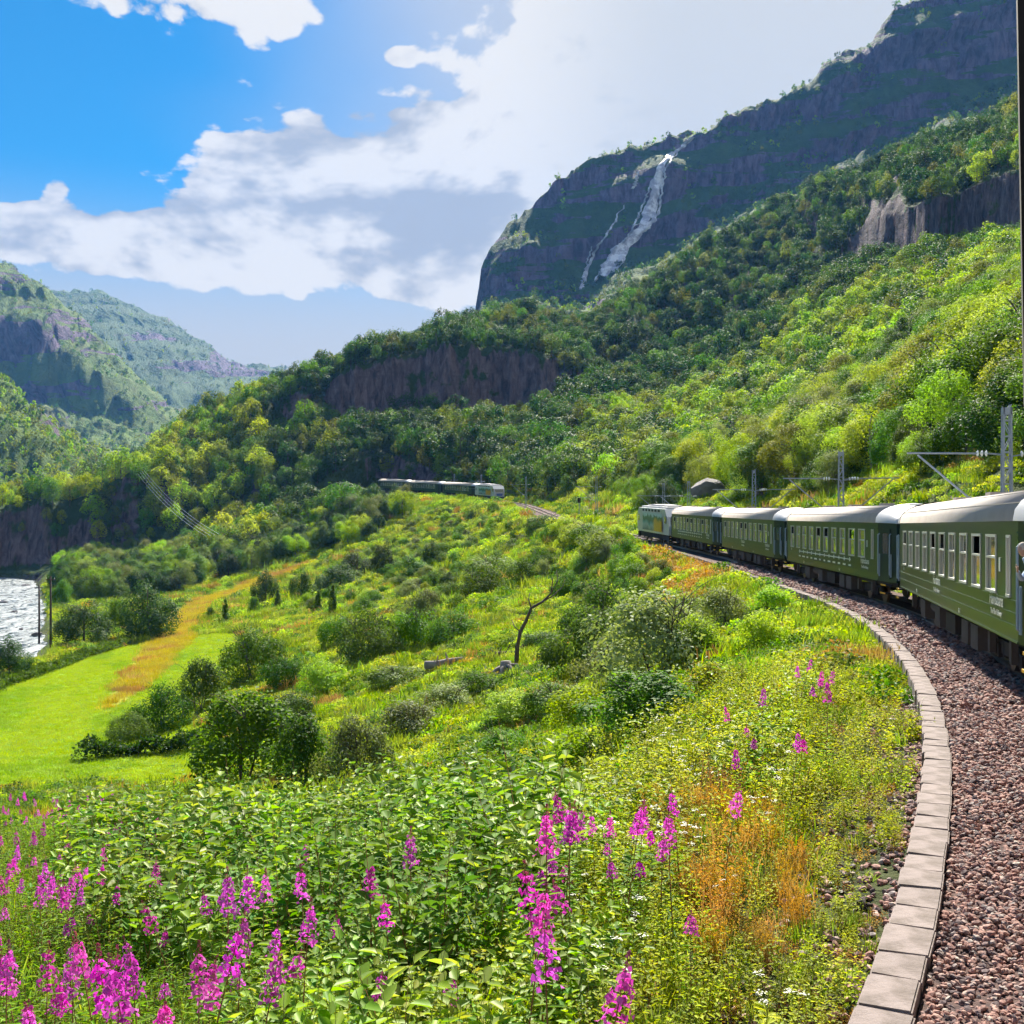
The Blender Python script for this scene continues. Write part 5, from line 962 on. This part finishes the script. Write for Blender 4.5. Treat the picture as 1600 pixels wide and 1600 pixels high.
M['magenta'] = leafmat("fireweed_petal", (.62, .05, .50), (.88, .22, .78), trans=.4, tcol=(1.1, .5, 1.1), hue=.025, val=.3); M['bud'] = leafmat("fireweed_bud", (.36, .08, .18), (.5, .14, .26), trans=.2, tcol=(1, .6, .8)); M['fwleaf'] = leafmat("fireweed_leaf", (.10, .25, .018), (.24, .38, .035), trans=.4)
M['broad'] = leafmat("sallow_leaf", (.05, .17, .012), (.19, .34, .03), trans=.38, rough=.6, spec=.1); M['fresh'] = leafmat("fresh_leaf", (.17, .33, .02), (.32, .44, .05), trans=.42, rough=.5, spec=.2); M['yherb'] = leafmat("yellow_herb", (.28, .38, .010), (.46, .50, .02), trans=.42)
def herb(name, seed, h, nstem, nleaf, L, W, lm, sm='stem', spread=.07, lean=.22, start=.15, out=.7, droop=.18, fold=.25):
    r = np.random.default_rng(seed); sv, sf, S = stems_geo(r, nstem, h, spread, lean); B, D, N, LL = [], [], [], []
    for q in S:
        for k in range(nleaf):
            t = start + (1 - start) * (k + r.uniform(0, .8)) / nleaf; p = np.array([np.interp(t * (len(q) - 1), range(len(q)), q[:, a]) for a in range(3)]); a = k * 2.4 + r.uniform(-.5, .5); B.append(p); D.append([math.cos(a) * out, math.sin(a) * out, r.uniform(.05, .6)]); N.append([r.normal(0, .25), r.normal(0, .25), 1]); LL.append(L * r.uniform(.6, 1.15) * (1.1 - .45 * t))
    B, D, N, LL = map(np.array, (B, D, N, LL)); v, f = leaf6(B, D, N, LL, LL * W / L, fold, droop); tint = np.repeat(r.random(len(B)), 2)
    return mesh_np(name, np.concatenate([v, sv]), np.concatenate([f, sf + len(v)]), mats=[M[lm], M[sm]], tint=np.concatenate([tint, 0 * np.arange(len(sf))]), mi=np.concatenate([np.zeros(len(f)), np.ones(len(sf))]))
def tuft(name, seed, h, n, mat, spread=.10, lean=.45, wid=.009, head=None):
    r = np.random.default_rng(seed); a = r.uniform(0, 6.28, n); b = np.stack([r.normal(0, spread, n), r.normal(0, spread, n), np.zeros(n)], -1); hh = h * r.uniform(.5, 1.1, n); ln = lean * r.uniform(.3, 1.2, n) * hh; dr = np.stack([np.cos(a), np.sin(a), 0 * a], -1); sd = np.stack([-np.sin(a + r.normal(0, .5, n)), np.cos(a), 0 * a], -1)
    m = b + dr * (ln * .3)[:, None] + np.array([0, 0, 1]) * (hh * .6)[:, None]; t = b + dr * ln[:, None] + np.array([0, 0, 1]) * hh[:, None]; w = wid * h / .5
    v = np.stack([b - sd * w, b + sd * w, m + sd * w * .8, m - sd * w * .8, t + sd * w * .12, t - sd * w * .12], 1).reshape(-1, 3); i = np.arange(n)[:, None] * 6; f = np.concatenate([i + np.array([[0, 1, 2, 3]]), i + np.array([[3, 2, 4, 5]])], 1).reshape(-1, 4); tint = np.repeat(r.random(n), 2); mats = [M[mat]]; mi = np.zeros(len(f))
    if head:
        k = r.integers(0, n, n * 10); c = m[k] + (t[k] - m[k]) * r.uniform(.35, 1.05, len(k))[:, None] + r.normal(0, .016 * h / .5, (len(k), 3)); v2, f2 = leaf_quads(c, r.normal(size=(len(k), 3)), r.uniform(.012, .03, len(k)) * h / .5, r); f = np.concatenate([f, f2 + len(v)]); v = np.concatenate([v, v2]); tint = np.concatenate([tint, r.random(len(k))]); mats.append(M[head]); mi = np.concatenate([mi, np.ones(len(f2))])
    return mesh_np(name, v, f, mats=mats, tint=tint, mi=mi)
def umbel(name, seed, h=.75):
    r = np.random.default_rng(seed); sv, sf, S = stems_geo(r, 5, h, .08, .2, rad=.005); V, Fc, T, MI = [sv], [sf], [np.zeros(len(sf))], [np.ones(len(sf))]; o = len(sv)
    for q in S:
        n = 20; c = q[-1] + np.column_stack([r.normal(0, .026, (n, 2)), r.uniform(-.006, .012, n)]); v, f = leaf_quads(c, np.tile([0, 0, 1.], (n, 1)) + r.normal(0, .25, (n, 3)), r.uniform(.014, .026, n), r, .9, 0); V.append(v); Fc.append(f + o); o += len(v); T.append(r.random(n)); MI.append(np.full(n, 2))
        n = 14; b = q[0] + (q[-1] - q[0]) * r.uniform(.05, .6, n)[:, None]; v, f = leaf6(b, np.column_stack([r.normal(size=(n, 2)), r.uniform(.1, .6, n)]), np.tile([0, 0, 1.], (n, 1)), r.uniform(.08, .16, n), r.uniform(.03, .06, n)); V.append(v); Fc.append(f + o); o += len(v); T.append(np.repeat(r.random(n), 2)); MI.append(np.zeros(len(f)))
    return mesh_np(name, np.concatenate(V), np.concatenate(Fc), mats=[M['yherb'], M['stem'], M['umbel']], tint=np.concatenate(T), mi=np.concatenate(MI))
def clump(name, seed, h, w, leaf, n, mat):
    r = np.random.default_rng(seed); p = r.normal(size=(n, 3)); p = unit(p) * (r.random(n) ** .4)[:, None]; p[:, 2] = abs(p[:, 2]); P = p * np.array([w / 2, w / 2, h]); v, f = leaf_quads(P, p * .5 + r.normal(size=(n, 3)) * .7 + np.array([0, 0, .6]), leaf * r.uniform(.5, 1.3, n), r); return mesh_np(name, v, f, M[mat], r.random(n))
def meadow():
    r = np.random.default_rng(51); protos = [clump("clump", 400 + i, h, w, lf, n, m) for i, (h, w, lf, n, m) in enumerate([(.5, 1.3, .13, 300, 'lf_bright'), (.45, 1.4, .12, 300, 'yherb'), (.6, 1.3, .14, 300, 'lf_mid'), (.4, 1.5, .12, 300, 'lf_yellow'), (.5, 1.2, .12, 280, 'lf_orange'), (.5, 1.3, .13, 300, 'lf_willow')])] + [tuft("tuft", 420, .6, 90, 'grass', .35, .5, .02), tuft("tuft", 421, .55, 90, 'drygrass', .35, .5, .02)]
    P = []
    for y0, y1, cell in [(24, 55, .62), (55, 110, .85), (110, 190, 1.25), (190, 340, 1.9)]:
        x, y = jitter_grid(-.6 * y1, .55 * y1, y0, y1, cell, r); z = gz(x, y); u, v = px(x, y, z); l, _, _ = near_track(x, y); lw = LAWN(x, y); stw = STRAW(x, y)
        riv = abs(x - np.interp(y, [150, 190, 270, 390, 425], [-70, -85, -119, -171, -215])) < 10
        ok = ((l > 3.3) | (l < -3.6)) & ~lw & ~stw & ~(riv & (y > 150)); ok &= (l < 0) | (u < 1500)
        x, y, z, u, v, l = (a[ok] for a in (x, y, z, u, v, l)); nn = fbm(x / 11, y / 11, 3, 101); n2 = fbm(x / 5, y / 5, 2, 111); q = r.random(len(x)); k = np.full(len(x), 0)
        k[nn > .05] = 1; k[nn > .32] = 3; k[nn < -.2] = 2; k[nn < -.5] = 5; k = np.where(n2 > .55, 7, k); k = np.where((n2 > .4) & (n2 < .5), 4, k); k = np.where(q < .28, 6, k); k = np.where((q > .28) & (q < .5), r.choice([0, 1, 2, 3], len(x)), k)
        org = in_poly(u, v, [(1010, 850), (1110, 870), (1120, 930), (1040, 960), (1010, 910)]); k = np.where(org & (r.random(len(x)) < .7), 4, k)
        P.append(np.stack([x, y, z - .03, np.clip(cell / .85, .8, 2.0) * r.uniform(.6, 1.25, len(x)) * (1 + .8 * np.clip(fbm(x / 6, y / 6, 3, 141), 0, 1)), k], -1))
    P = np.concatenate(P); n = len(P); scatter("meadow_growth", P[:, :3], np.stack([np.zeros(n), np.zeros(n), r.uniform(0, 6.28, n)], -1), P[:, 3], P[:, 4], protos, 'rough green and yellow meadow growth of herbs and grass on the slopes', 'meadow'); print("meadow", n)
    # standing straw strip
    x, y = jitter_grid(-150, 0, 60, 430, .75, r); ok = STRAW(x + 1.2 * fbm(x / 3, y / 3, 3, 7), y + 3 * fbm(x / 4, y / 4, 3, 17)); x, y = x[ok], y[ok]; n = len(x); scatter("straw_grass", np.stack([x, y, gz(x, y) - .03], -1), np.stack([np.zeros(n), np.zeros(n), r.uniform(0, 6.28, n)], -1), r.uniform(.7, 1.2, n) * np.interp(y, [60, 300], [1, 1.6]), np.where(fbm(x / 5, y / 9, 3, 27) > .25, 2, r.integers(0, 2, n)), [tuft("tuft", 430 + i, .5, 60, 'straw', .35, .5, .022) for i in range(2)] + [tuft('tuft', 433, .5, 60, 'drygrass', .35, .5, .022)], 'strip of tall golden uncut grass beside the green field', 'grass')
    # mown grass
    x, y = jitter_grid(-100, -10, 60, 185, .62, r); ok = LAWN(x, y) & ~STRAW(x, y); x, y = x[ok], y[ok]; n = len(x); M['lawn2'] = leafmat('lawn_blade_deep', (.20, .36, .004), (.31, .46, .008), trans=.35, val=.12, hue=.008); M['lawn'] = leafmat("lawn_blade", (.29, .42, .003), (.43, .54, .006), trans=.35, val=.12, hue=.008)
    scatter("mown_grass", np.stack([x, y, gz(x, y) - .02], -1), np.stack([np.zeros(n), np.zeros(n), r.uniform(0, 6.28, n)], -1), r.uniform(.7, 1.2, n), (fbm(x / 6 + y / 25, y / 20, 4, 77) + r.normal(0, .12, n) > .12).astype(int), [tuft('tuft', 440, .16, 70, 'lawn', .3, .5, .05), tuft('tuft', 441, .17, 70, 'lawn2', .3, .5, .05)], 'bright green mown field grass', 'grass')
meadow()
def foreground():
    r = np.random.default_rng(61)
    PR = [herb("herb", 500 + i, h, ns, nl, L, W, lm, sm, spread=sp) for i, (h, ns, nl, L, W, lm, sm, sp) in enumerate([(.95, 6, 10, .15, .085, 'broad', 'redstem', .10), (1.2, 5, 12, .165, .095, 'broad', 'redstem', .11), (.8, 7, 10, .14, .08, 'fresh', 'stem', .12), (.65, 11, 11, .085, .045, 'yherb', 'stem', .14), (.55, 12, 11, .07, .04, 'yherb', 'redstem', .15), (.85, 6, 20, .12, .02, 'fwleaf', 'redstem', .09), (.45, 10, 8, .07, .045, 'fresh', 'stem', .13), (.7, 8, 12, .085, .035, 'lf_mid', 'stem', .12)])]
    PR += [tuft("tuft", 520, .55, 60, 'grass', .10), tuft("tuft", 521, .6, 46, 'drygrass', .10, .35, .006, 'lf_orange'), umbel("umbel", 522), umbel("umbel", 523, .6), tuft("tuft", 524, .4, 60, 'grass', .12, .7), herb("herb", 525, .3, 12, 8, .045, .035, 'lf_orange', 'redstem', spread=.12)]
    P = []
    for y0, y1, cell in [(3.2, 11, .20), (11, 18, .25), (18, 30, .34)]:
        x, y = jitter_grid(-.62 * y1, .55 * y1, y0, y1, cell, r); z = gz(x, y); u, v = px(x, y, z + .5); l, _, s = near_track(x, y); n = len(x); q = r.random(n); nn = fbm(x / 1.8, y / 1.8, 3, 121); n2 = fbm(x / 3.2, y / 3.2, 2, 131)
        bare = 3.32 + np.clip(.12 + .45 * fbm(s / 2.2, s * 0 + .7, 3, 9), 0, 1.3); ok = (l > bare) & (r.random(n) < .93) & ~((abs(nn + .12) < .045) & (r.random(n) < .8))
        sap = in_poly(u, v, [(110, 1215), (400, 1190), (850, 1180), (880, 1300), (860, 1440), (640, 1520), (420, 1480), (250, 1500), (120, 1440)]); left = (u < 470) & ~sap; bot = (v > 1430) & (u > 380) & (u < 980); org = in_poly(u, v, [(1010, 1230), (1180, 1200), (1270, 1290), (1250, 1420), (1120, 1440), (1030, 1350)]); right = (u > 880)
        k = np.where(q < .35, 8, np.where(q < .6, 7, 2)); k = np.where(left, np.where(q < .45, 5, np.where(q < .75, 8, 7)), k); k = np.where(sap, np.where((nn > .28) & (q < .8), np.where(q < .5, 2, 7), np.where(q < .45, 0, np.where(q < .78, 1, np.where(q < .9, 2, 8)))), k); k = np.where(bot & ~sap, np.where(q < .34, 2, np.where(q < .6, 6, np.where(q < .8, 3, np.where(q < .9, 8, 0)))), k)
        k = np.where(right & ~bot, np.where(nn > .25, 3, np.where(nn < -.3, 4, np.where(q < .3, 3, np.where(q < .5, 4, np.where(q < .62, 8, np.where(q < .74, 12, np.where(q < .84, 2, np.where(q < .92, 0, 6)))))))), k); k = np.where(org & (q < .36), np.where(q < .26, 9, 13), k)
        q2 = r.random(n); k = np.where(right & (q2 < .11) & (y < 24), 10 + (q2 < .055), k)
        k = np.where((l < 5.2) & (q > .3), np.where(q < .55, 13, np.where(q < .8, 4, 12)), k)
        sc = r.uniform(.7, 1.25, n) * np.where(l < 4.4, .62, np.where(l < 5.5, .85, 1)) * np.where(y > 18, 1.15, 1) * np.where(sap, 1.1 * np.clip(1 + .85 * nn, .42, 1.75), np.clip(1 + .3 * n2, .7, 1.3))
        P.append(np.stack([x, y, z - .03, sc, k], -1)[ok])
    P = np.concatenate(P); n = len(P); scatter("foreground_undergrowth", P[:, :3], np.stack([r.normal(0, .1, n), r.normal(0, .1, n), r.uniform(0, 6.28, n)], -1), P[:, 3], P[:, 4], PR, 'dense undergrowth of leafy saplings, herbs, grass and white umbels in the foreground', 'undergrowth'); print("foreground", n)
foreground()
# fireweed, each plant a thing of its own
def fireweed_kind(seed, h=1.35):
    r = np.random.default_rng(seed); sv, sf, S = stems_geo(r, 1, h, 0, .07, 6, .006, 5); q = S[0]; at = lambda t: np.stack([np.interp(t * (len(q) - 1), range(len(q)), q[:, a]) for a in range(3)], -1)
    n = 34; t = np.linspace(.12, .74, n); a = np.arange(n) * 2.4; v, f = leaf6(at(t), np.stack([np.cos(a), np.sin(a), .35 + 0 * a], -1), np.tile([0, 0, 1.], (n, 1)), .13 * (1.15 - t * .6) * r.uniform(.8, 1.1, n), np.full(n, .018), .1, .3)
    n2 = int(r.integers(55, 100)); t2 = .77 + .17 * r.random(n2) ** 1.1; a2 = r.uniform(0, 6.28, n2); rr = (.062 * (1.02 - ((t2 - .77) / .19) ** 1.4 * .75) * r.uniform(.45, 1.1, n2)); c = at(t2) + np.stack([np.cos(a2) * rr, np.sin(a2) * rr, r.normal(0, .006, n2)], -1); v2, f2 = leaf_quads(c, np.stack([np.cos(a2), np.sin(a2), .2 + 0 * a2], -1) + r.normal(0, .4, (n2, 3)), r.uniform(.022, .04, n2), r, .85, .15)
    n3 = 40; t3 = .92 + .09 * r.random(n3); a3 = r.uniform(0, 6.28, n3); rr3 = .022 * (1.02 - t3) / .1; c3 = at(np.minimum(t3, 1)) + np.stack([np.cos(a3) * rr3, np.sin(a3) * rr3, 0 * a3], -1); v3, f3 = leaf_quads(c3, np.stack([np.cos(a3), np.sin(a3), .1 + 0 * a3], -1), r.uniform(.012, .022, n3), r, .4)
    return [("stem", mesh_np("stem", sv, sf, M['redstem'])), ("leaves", mesh_np("leaves", v, f, M['fwleaf'], np.repeat(r.random(n), 2))), ("flower_spike", mesh_np("flower_spike", v2, f2, M['magenta'], r.random(n2))), ("bud_tip", mesh_np("bud_tip", v3, f3, M['bud'], r.random(n3)))]
FW = [fireweed_kind(600 + i) for i in range(5)]
def ray_plant(u, v, h):
    ys = np.linspace(5, 45, 3000); zl = HC - (v - VH) / F * ys; d = gz((u - 800) / F * ys, ys) + h - zl; k = int(np.argmax(d >= 0)); return (u - 800) / F * ys[k], ys[k]
FWL = {'at the bottom left corner': [(5, 1510), (50, 1552), (88, 1500), (118, 1512), (180, 1545), (203, 1520), (225, 1545), (250, 1490), (150, 1590), (330, 1578), (380, 1550), (290, 1512), (62, 1530), (262, 1478), (238, 1500), (100, 1560), (14, 1560), (205, 1560), (30, 1520), (70, 1570), (132, 1535), (168, 1515), (190, 1580), (275, 1540), (300, 1570), (240, 1570), (110, 1590), (36, 1590), (345, 1540), (160, 1560)],
       'left of the lower middle': [(295, 1415), (315, 1400), (325, 1450), (350, 1400), (372, 1412), (392, 1398), (370, 1475), (388, 1465), (410, 1400), (425, 1440), (435, 1380), (448, 1345), (478, 1365), (348, 1425), (318, 1470), (402, 1490)],
       'scattered along the lower middle': [(470, 1465), (525, 1385), (580, 1380), (566, 1450), (637, 1335), (622, 1425), (670, 1480), (805, 1455), (878, 1510), (900, 1596), (660, 1572)],
       'in the magenta clump at centre right': [(870, 1225), (903, 1240), (915, 1265), (845, 1305), (880, 1290), (892, 1296), (872, 1300), (935, 1282), (958, 1275), (970, 1285), (975, 1270), (995, 1275), (1020, 1252), (1032, 1250), (1055, 1285), (1063, 1246), (1127, 1236), (850, 1380), (868, 1358), (855, 1330), (905, 1320), (950, 1290), (890, 1280), (860, 1390), (965, 1300)],
       'near the orange grass': [(1080, 1385), (1155, 1190), (1230, 1150), (1010, 1300)], 'on the bank below the kerb bend': [(1243, 1030), (1272, 1040), (1290, 1035), (1288, 1086), (1272, 1062), (1245, 1105), (1147, 1118), (1175, 1115), (1190, 1090), (1170, 1105), (1284, 1050), (1243, 1048)]}
def fireweeds():
    r = np.random.default_rng(71); fr = []
    for k in range(135): fr.append((250 * r.random() ** 1.2, 1243 + r.random() ** 1.5 * 170))
    FWL['in the fringe below the field'] = fr; n = 0
    for place, lst in FWL.items():
        for i, (u, v) in enumerate(sorted(lst)):
            sc = r.uniform(.72, 1.05) if 'fringe' in place else r.uniform(.82, 1.18); x, y = ray_plant(u, v, 1.18 * sc); z = float(gz(x, y)); sc *= 1.08 if y < 10 else 1; w = sc * (1.15 if y < 12 else 1.0)
            e = thing("fireweed", f"magenta fireweed {place}, {ordinal(i + 1)} from left", 'fireweed', (x, y, z - .02 + (0 if sc > 0 else 0)), (r.normal(0, .11), r.normal(0, .11), r.uniform(0, 6.28)), 'fireweed ' + place, (w, w, sc))
            for nm, me in FW[n % 5]: link(nm, me, e)
            n += 1
fireweeds()
# saplings with large leaves that stand above the thicket
def sapling_kind(seed):
    r = np.random.default_rng(seed); sv, sf, S = stems_geo(r, 3, 1.55, .07, .16, 6, .008, 5); B, D, N, L = [], [], [], []
    for q in S:
        for k in range(34): t = .08 + .92 * k / 34; p = np.array([np.interp(t * (len(q) - 1), range(len(q)), q[:, a]) for a in range(3)]); a = k * 2.4 + r.uniform(-.4, .4); o = r.uniform(.02, .28) * (1.1 - t); B.append(p + np.array([math.cos(a), math.sin(a), .4]) * o); D.append([math.cos(a), math.sin(a), r.uniform(-.1, .6)]); N.append([r.normal(0, .4), r.normal(0, .4), 1]); L.append(r.uniform(.09, .15))
    B, D, N, L = map(np.array, (B, D, N, L)); v, f = leaf6(B, D, N, L, L * .6, .22, .15); return [("stem", mesh_np("stem", sv, sf, M['redstem'])), ("leaves", mesh_np("leaves", v, f, M['broad'], np.repeat(r.random(len(B)), 2)))]
SAP = [sapling_kind(700 + i) for i in range(4)]
r_ = random.Random(9)
for i, (u, v, lab) in enumerate([(212, 1205, 'lone sapling against the lower edge of the green field'), (270, 1225, 'broad leaved sapling below the short dark hedge'), (150, 1260, 'leftmost broad leaved sapling above the pink fringe'), (330, 1240, 'sapling in front of the big olive bush'), (430, 1235, 'sapling at the right foot of the big olive bush'), (505, 1225, 'sapling with pale leaf tips left of centre'), (575, 1190, 'tall sapling before the grey green bush'), (655, 1140, 'tall sapling reaching up to the bare earth patch'), (690, 1150, 'sapling right of the tallest one'), (730, 1160, 'sapling in front of the dark low bush'), (760, 1200, 'sapling left of the bright bush'), (815, 1205, 'broad leaved sapling beside the magenta clump'), (380, 1300, 'dark leaved sapling deep in the thicket'), (520, 1310, 'sapling in the middle of the thicket'), (60, 1330, 'sapling among the pink fringe flowers'), (620, 1290, 'sapling behind the single magenta spike')]):
    x, y = ray_plant(u, v, 1.4); e = thing("sapling", lab, 'sapling', (x, y, float(gz(x, y)) - .03), (0, 0, r_.uniform(0, 6.28)), 'broad leaved saplings', (r_.uniform(.9, 1.2),) * 3)
    for nm, me in SAP[i % 4]: link(nm, me, e)
# dead tree, logs and stumps
M['deadwood'] = principled("dead_wood", (.13, .10, .09), .95, fn=worn((.05, .04, .04), 4, .8, .5)); M['greywood'] = principled("grey_wood", (.33, .30, .29), .95, fn=worn((.14, .12, .12), 4, .8, .5))
def dead_things():
    x, y = ray_ground(806, 1048); s = y / F; e = thing("dead_tree", 'bare dead tree leaning right with a bent trunk in the meadow', 'dead tree', (x, y, float(gz(x, y)) - .1)); p = lambda u, v, d=0: ((u - 806) * s, d, (1048 - v) * s)
    MB().tube([p(806, 1055), p(808, 1010), p(813, 985), p(822, 968), p(830, 948), p(848, 938), p(861, 925), p(864, 900)], [4.2 * s, 3.4 * s, 3.0 * s, 2.6 * s, 2.3 * s, 1.9 * s, 1.4 * s, .5 * s], 8).build("trunk", M['deadwood'], e, True)
    for a in ([(830, 948), (826, 935), (828, 925)], [(848, 938), (866, 928), (880, 915), (884, 903)], [(861, 925), (872, 905), (870, 890)], [(813, 985), (804, 978), (800, 968)]): MB().tube([p(*q, d=.3 * i) for i, q in enumerate(a)], [1.3 * s, .9 * s, .6 * s, .3 * s][:len(a)], 6).build("branch", M['deadwood'], e, True)
    def log(u0, v0, u1, v1, rad, lab, mat):
        x, y = ray_ground(u0, v0); s = y / F; z = float(gz(x, y)); e = thing("fallen_log", lab, 'log', (x, y, z), group='dead wood on the meadow'); r = random.Random(u0); pts = [((u1 - u0) * s * t, r.uniform(-.3, .3), (v0 - v1) * s * t + r.uniform(0, .25) + rad * s) for t in (0, .3, .6, 1)]
        MB().tube(pts, [rad * s, rad * s * .9, rad * s * .8, rad * s * .4], 8).build("trunk", mat, e, True)
        for k in range(3): b = pts[1 + k % 2]; MB().tube([b, (b[0] + r.uniform(-.8, .8), b[1], b[2] + r.uniform(.3, .9))], [rad * s * .35, rad * s * .1], 5).build("branch", mat, e)
    log(664, 1052, 724, 1040, 7, 'grey fallen log lying in the grass left of the dead tree', M['greywood']); log(768, 1035, 806, 1028, 5, 'short log lying against the foot of the dead tree', M['deadwood']); log(818, 1018, 852, 1006, 5, 'dark log behind the dead tree on the right', M['deadwood'])
    def stump(u, v, w, lab, mat, n=7, rad=None):
        x, y = ray_ground(u, v); s = y / F; e = thing("stump", lab, 'stump', (x, y, float(gz(x, y)) - .05), group='stumps'); r = random.Random(u); W = w * s
        MB().tube([(0, 0, -.1), (.02, 0, W * .3), (0, .02, W * .55)], [W * .3, W * .22, W * .16], 9).build("trunk", mat, e, True)
        for k in range(n): a = 6.28 * k / n + r.uniform(-.3, .3); MB().tube([(0, 0, W * .4), (math.cos(a) * W * .35, math.sin(a) * W * .35, W * r.uniform(.25, .45)), (math.cos(a) * W * .65, math.sin(a) * W * .65, -.05)], [W * .08, W * .06, W * .03], 6).build("root", mat, e, True)
    stump(790, 1058, 48, 'pale uprooted stump with spread roots below the dead tree', M['greywood']); stump(1345, 1425, 46, 'dark charred stump beside the kerb', principled("charred_wood", (.03, .025, .025), .9), 6)
dead_things()
# waterfall on the mountain face
M['fall'] = principled("waterfall_water", (.78, .80, .86), .6, fn=lambda t, b: (t.put(b.inputs['Base Color'], t.mix(t.smooth(t.noise(t.new('ShaderNodeTexCoord').outputs['Object'], .09, 6, .7), .42, .6), (.35, .36, .45), (.82, .84, .9)))))
def waterfall():
    r = np.random.default_rng(3); v = []; f = []; i0, i1 = np.searchsorted(GY, [820, 1600]); j0, j1 = np.searchsorted(GU, [860, 1130]); sl = np.s_[i0:i1, j0:j1]; G = np.stack([XX[sl], YY[sl] + ledge(XX[sl], YY[sl], ZZ[sl]), ZZ[sl]], -1); q = np.arange(G.shape[0] * G.shape[1]).reshape(G.shape[:2])
    BV = BVHTree.FromPolygons([tuple(p) for p in G.reshape(-1, 3)], np.stack([q[:-1, :-1], q[:-1, 1:], q[1:, 1:], q[1:, :-1]], -1).reshape(-1, 4).tolist())
    def strand(pts, w0, w1):
        P = []
        a = np.array(pts, float); tt = np.linspace(0, len(a) - 1, 45); pts = np.stack([np.interp(tt, range(len(a)), a[:, 0]), np.interp(tt, range(len(a)), a[:, 1])], -1)
        for (u, w) in pts:
            d = Vector(((u - 800) / F, 1, -(w - VH) / F)); h = BV.ray_cast(Vector((0, 0, HC)), d.normalized())[0]; y = (h.y if h is not None else 1300.0) - 4; P.append(np.array([(u - 800) / F * y, y, HC - (w - VH) / F * y]))
        P = [P[0]] + [p for p in P[1:]]; t = np.linspace(0, len(P) - 1, 60); Q = np.stack([np.interp(t, range(len(P)), [p[a] for p in P]) for a in range(3)], -1); wd = np.interp(t, [0, len(P) - 1], [w0, w1]) * (1 + .5 * fbm(t * .35, t * 0 + w0, 3, int(w0 * 7))); Q[:, 0] += 2.2 * fbm(t * .4, t * 0 + w1, 3, 2); o = len(v)
        for q, w in zip(Q, wd): v.extend([q + np.array([-w, 1.5, 0]), q + np.array([0, -1.2, 0]), q + np.array([w, 1.5, 0])])
        for i in range(59): f.extend([(o + i * 3, o + i * 3 + 1, o + i * 3 + 4, o + i * 3 + 3), (o + i * 3 + 1, o + i * 3 + 2, o + i * 3 + 5, o + i * 3 + 4)])
    strand([(1084, 214), (1070, 226), (1050, 240), (1036, 255), (1024, 285), (1018, 315), (1010, 345), (985, 370), (965, 395), (950, 425), (947, 432)], 3, 8)
    strand([(1036, 255), (1030, 290), (1022, 320), (1020, 345), (1000, 365), (975, 390), (965, 420), (964, 425)], 2.2, 5)
    strand([(985, 372), (962, 385), (945, 415), (940, 432)], 1.6, 4); strand([(998, 268), (990, 295)], 1, 1.5); strand([(975, 320), (955, 355), (932, 388), (918, 420), (906, 452)], .8, 2.2); strand([(1010, 345), (992, 352), (975, 378), (955, 400), (930, 440)], .8, 1.6); strand([(1036, 258), (1012, 300), (1000, 330), (992, 352)], .6, 1.4); strand([(1060, 236), (1040, 262), (1034, 300), (1030, 330), (1014, 352)], .8, 1.8); strand([(925, 385), (912, 430), (908, 450)], .6, 1.5)
    o = tag(link("waterfall", mesh_np("waterfall", v, f, M['fall'], smooth=True)), 'white waterfall tumbling in strands down the dark cliff', 'waterfall')
waterfall()
# valley air
def haze():
    m = bpy.data.materials.new("haze_air"); m.use_nodes = True; t = NT(m.node_tree); t.n.clear(); pv = t.new('ShaderNodeVolumePrincipled'); pv.inputs['Color'].default_value = (.14, .40, 1, 1); pv.inputs['Density'].default_value = .00008; pv.inputs['Anisotropy'].default_value = .1; o = t.new('ShaderNodeOutputMaterial'); t.l.new(pv.outputs[0], o.inputs['Volume'])
    tag(MB().box(-11000, 14000, -60, 4600, float(ZZ.min()) - 1.5, float(ZZ.max()) + 25).build("haze", m), kind='stuff')
haze()
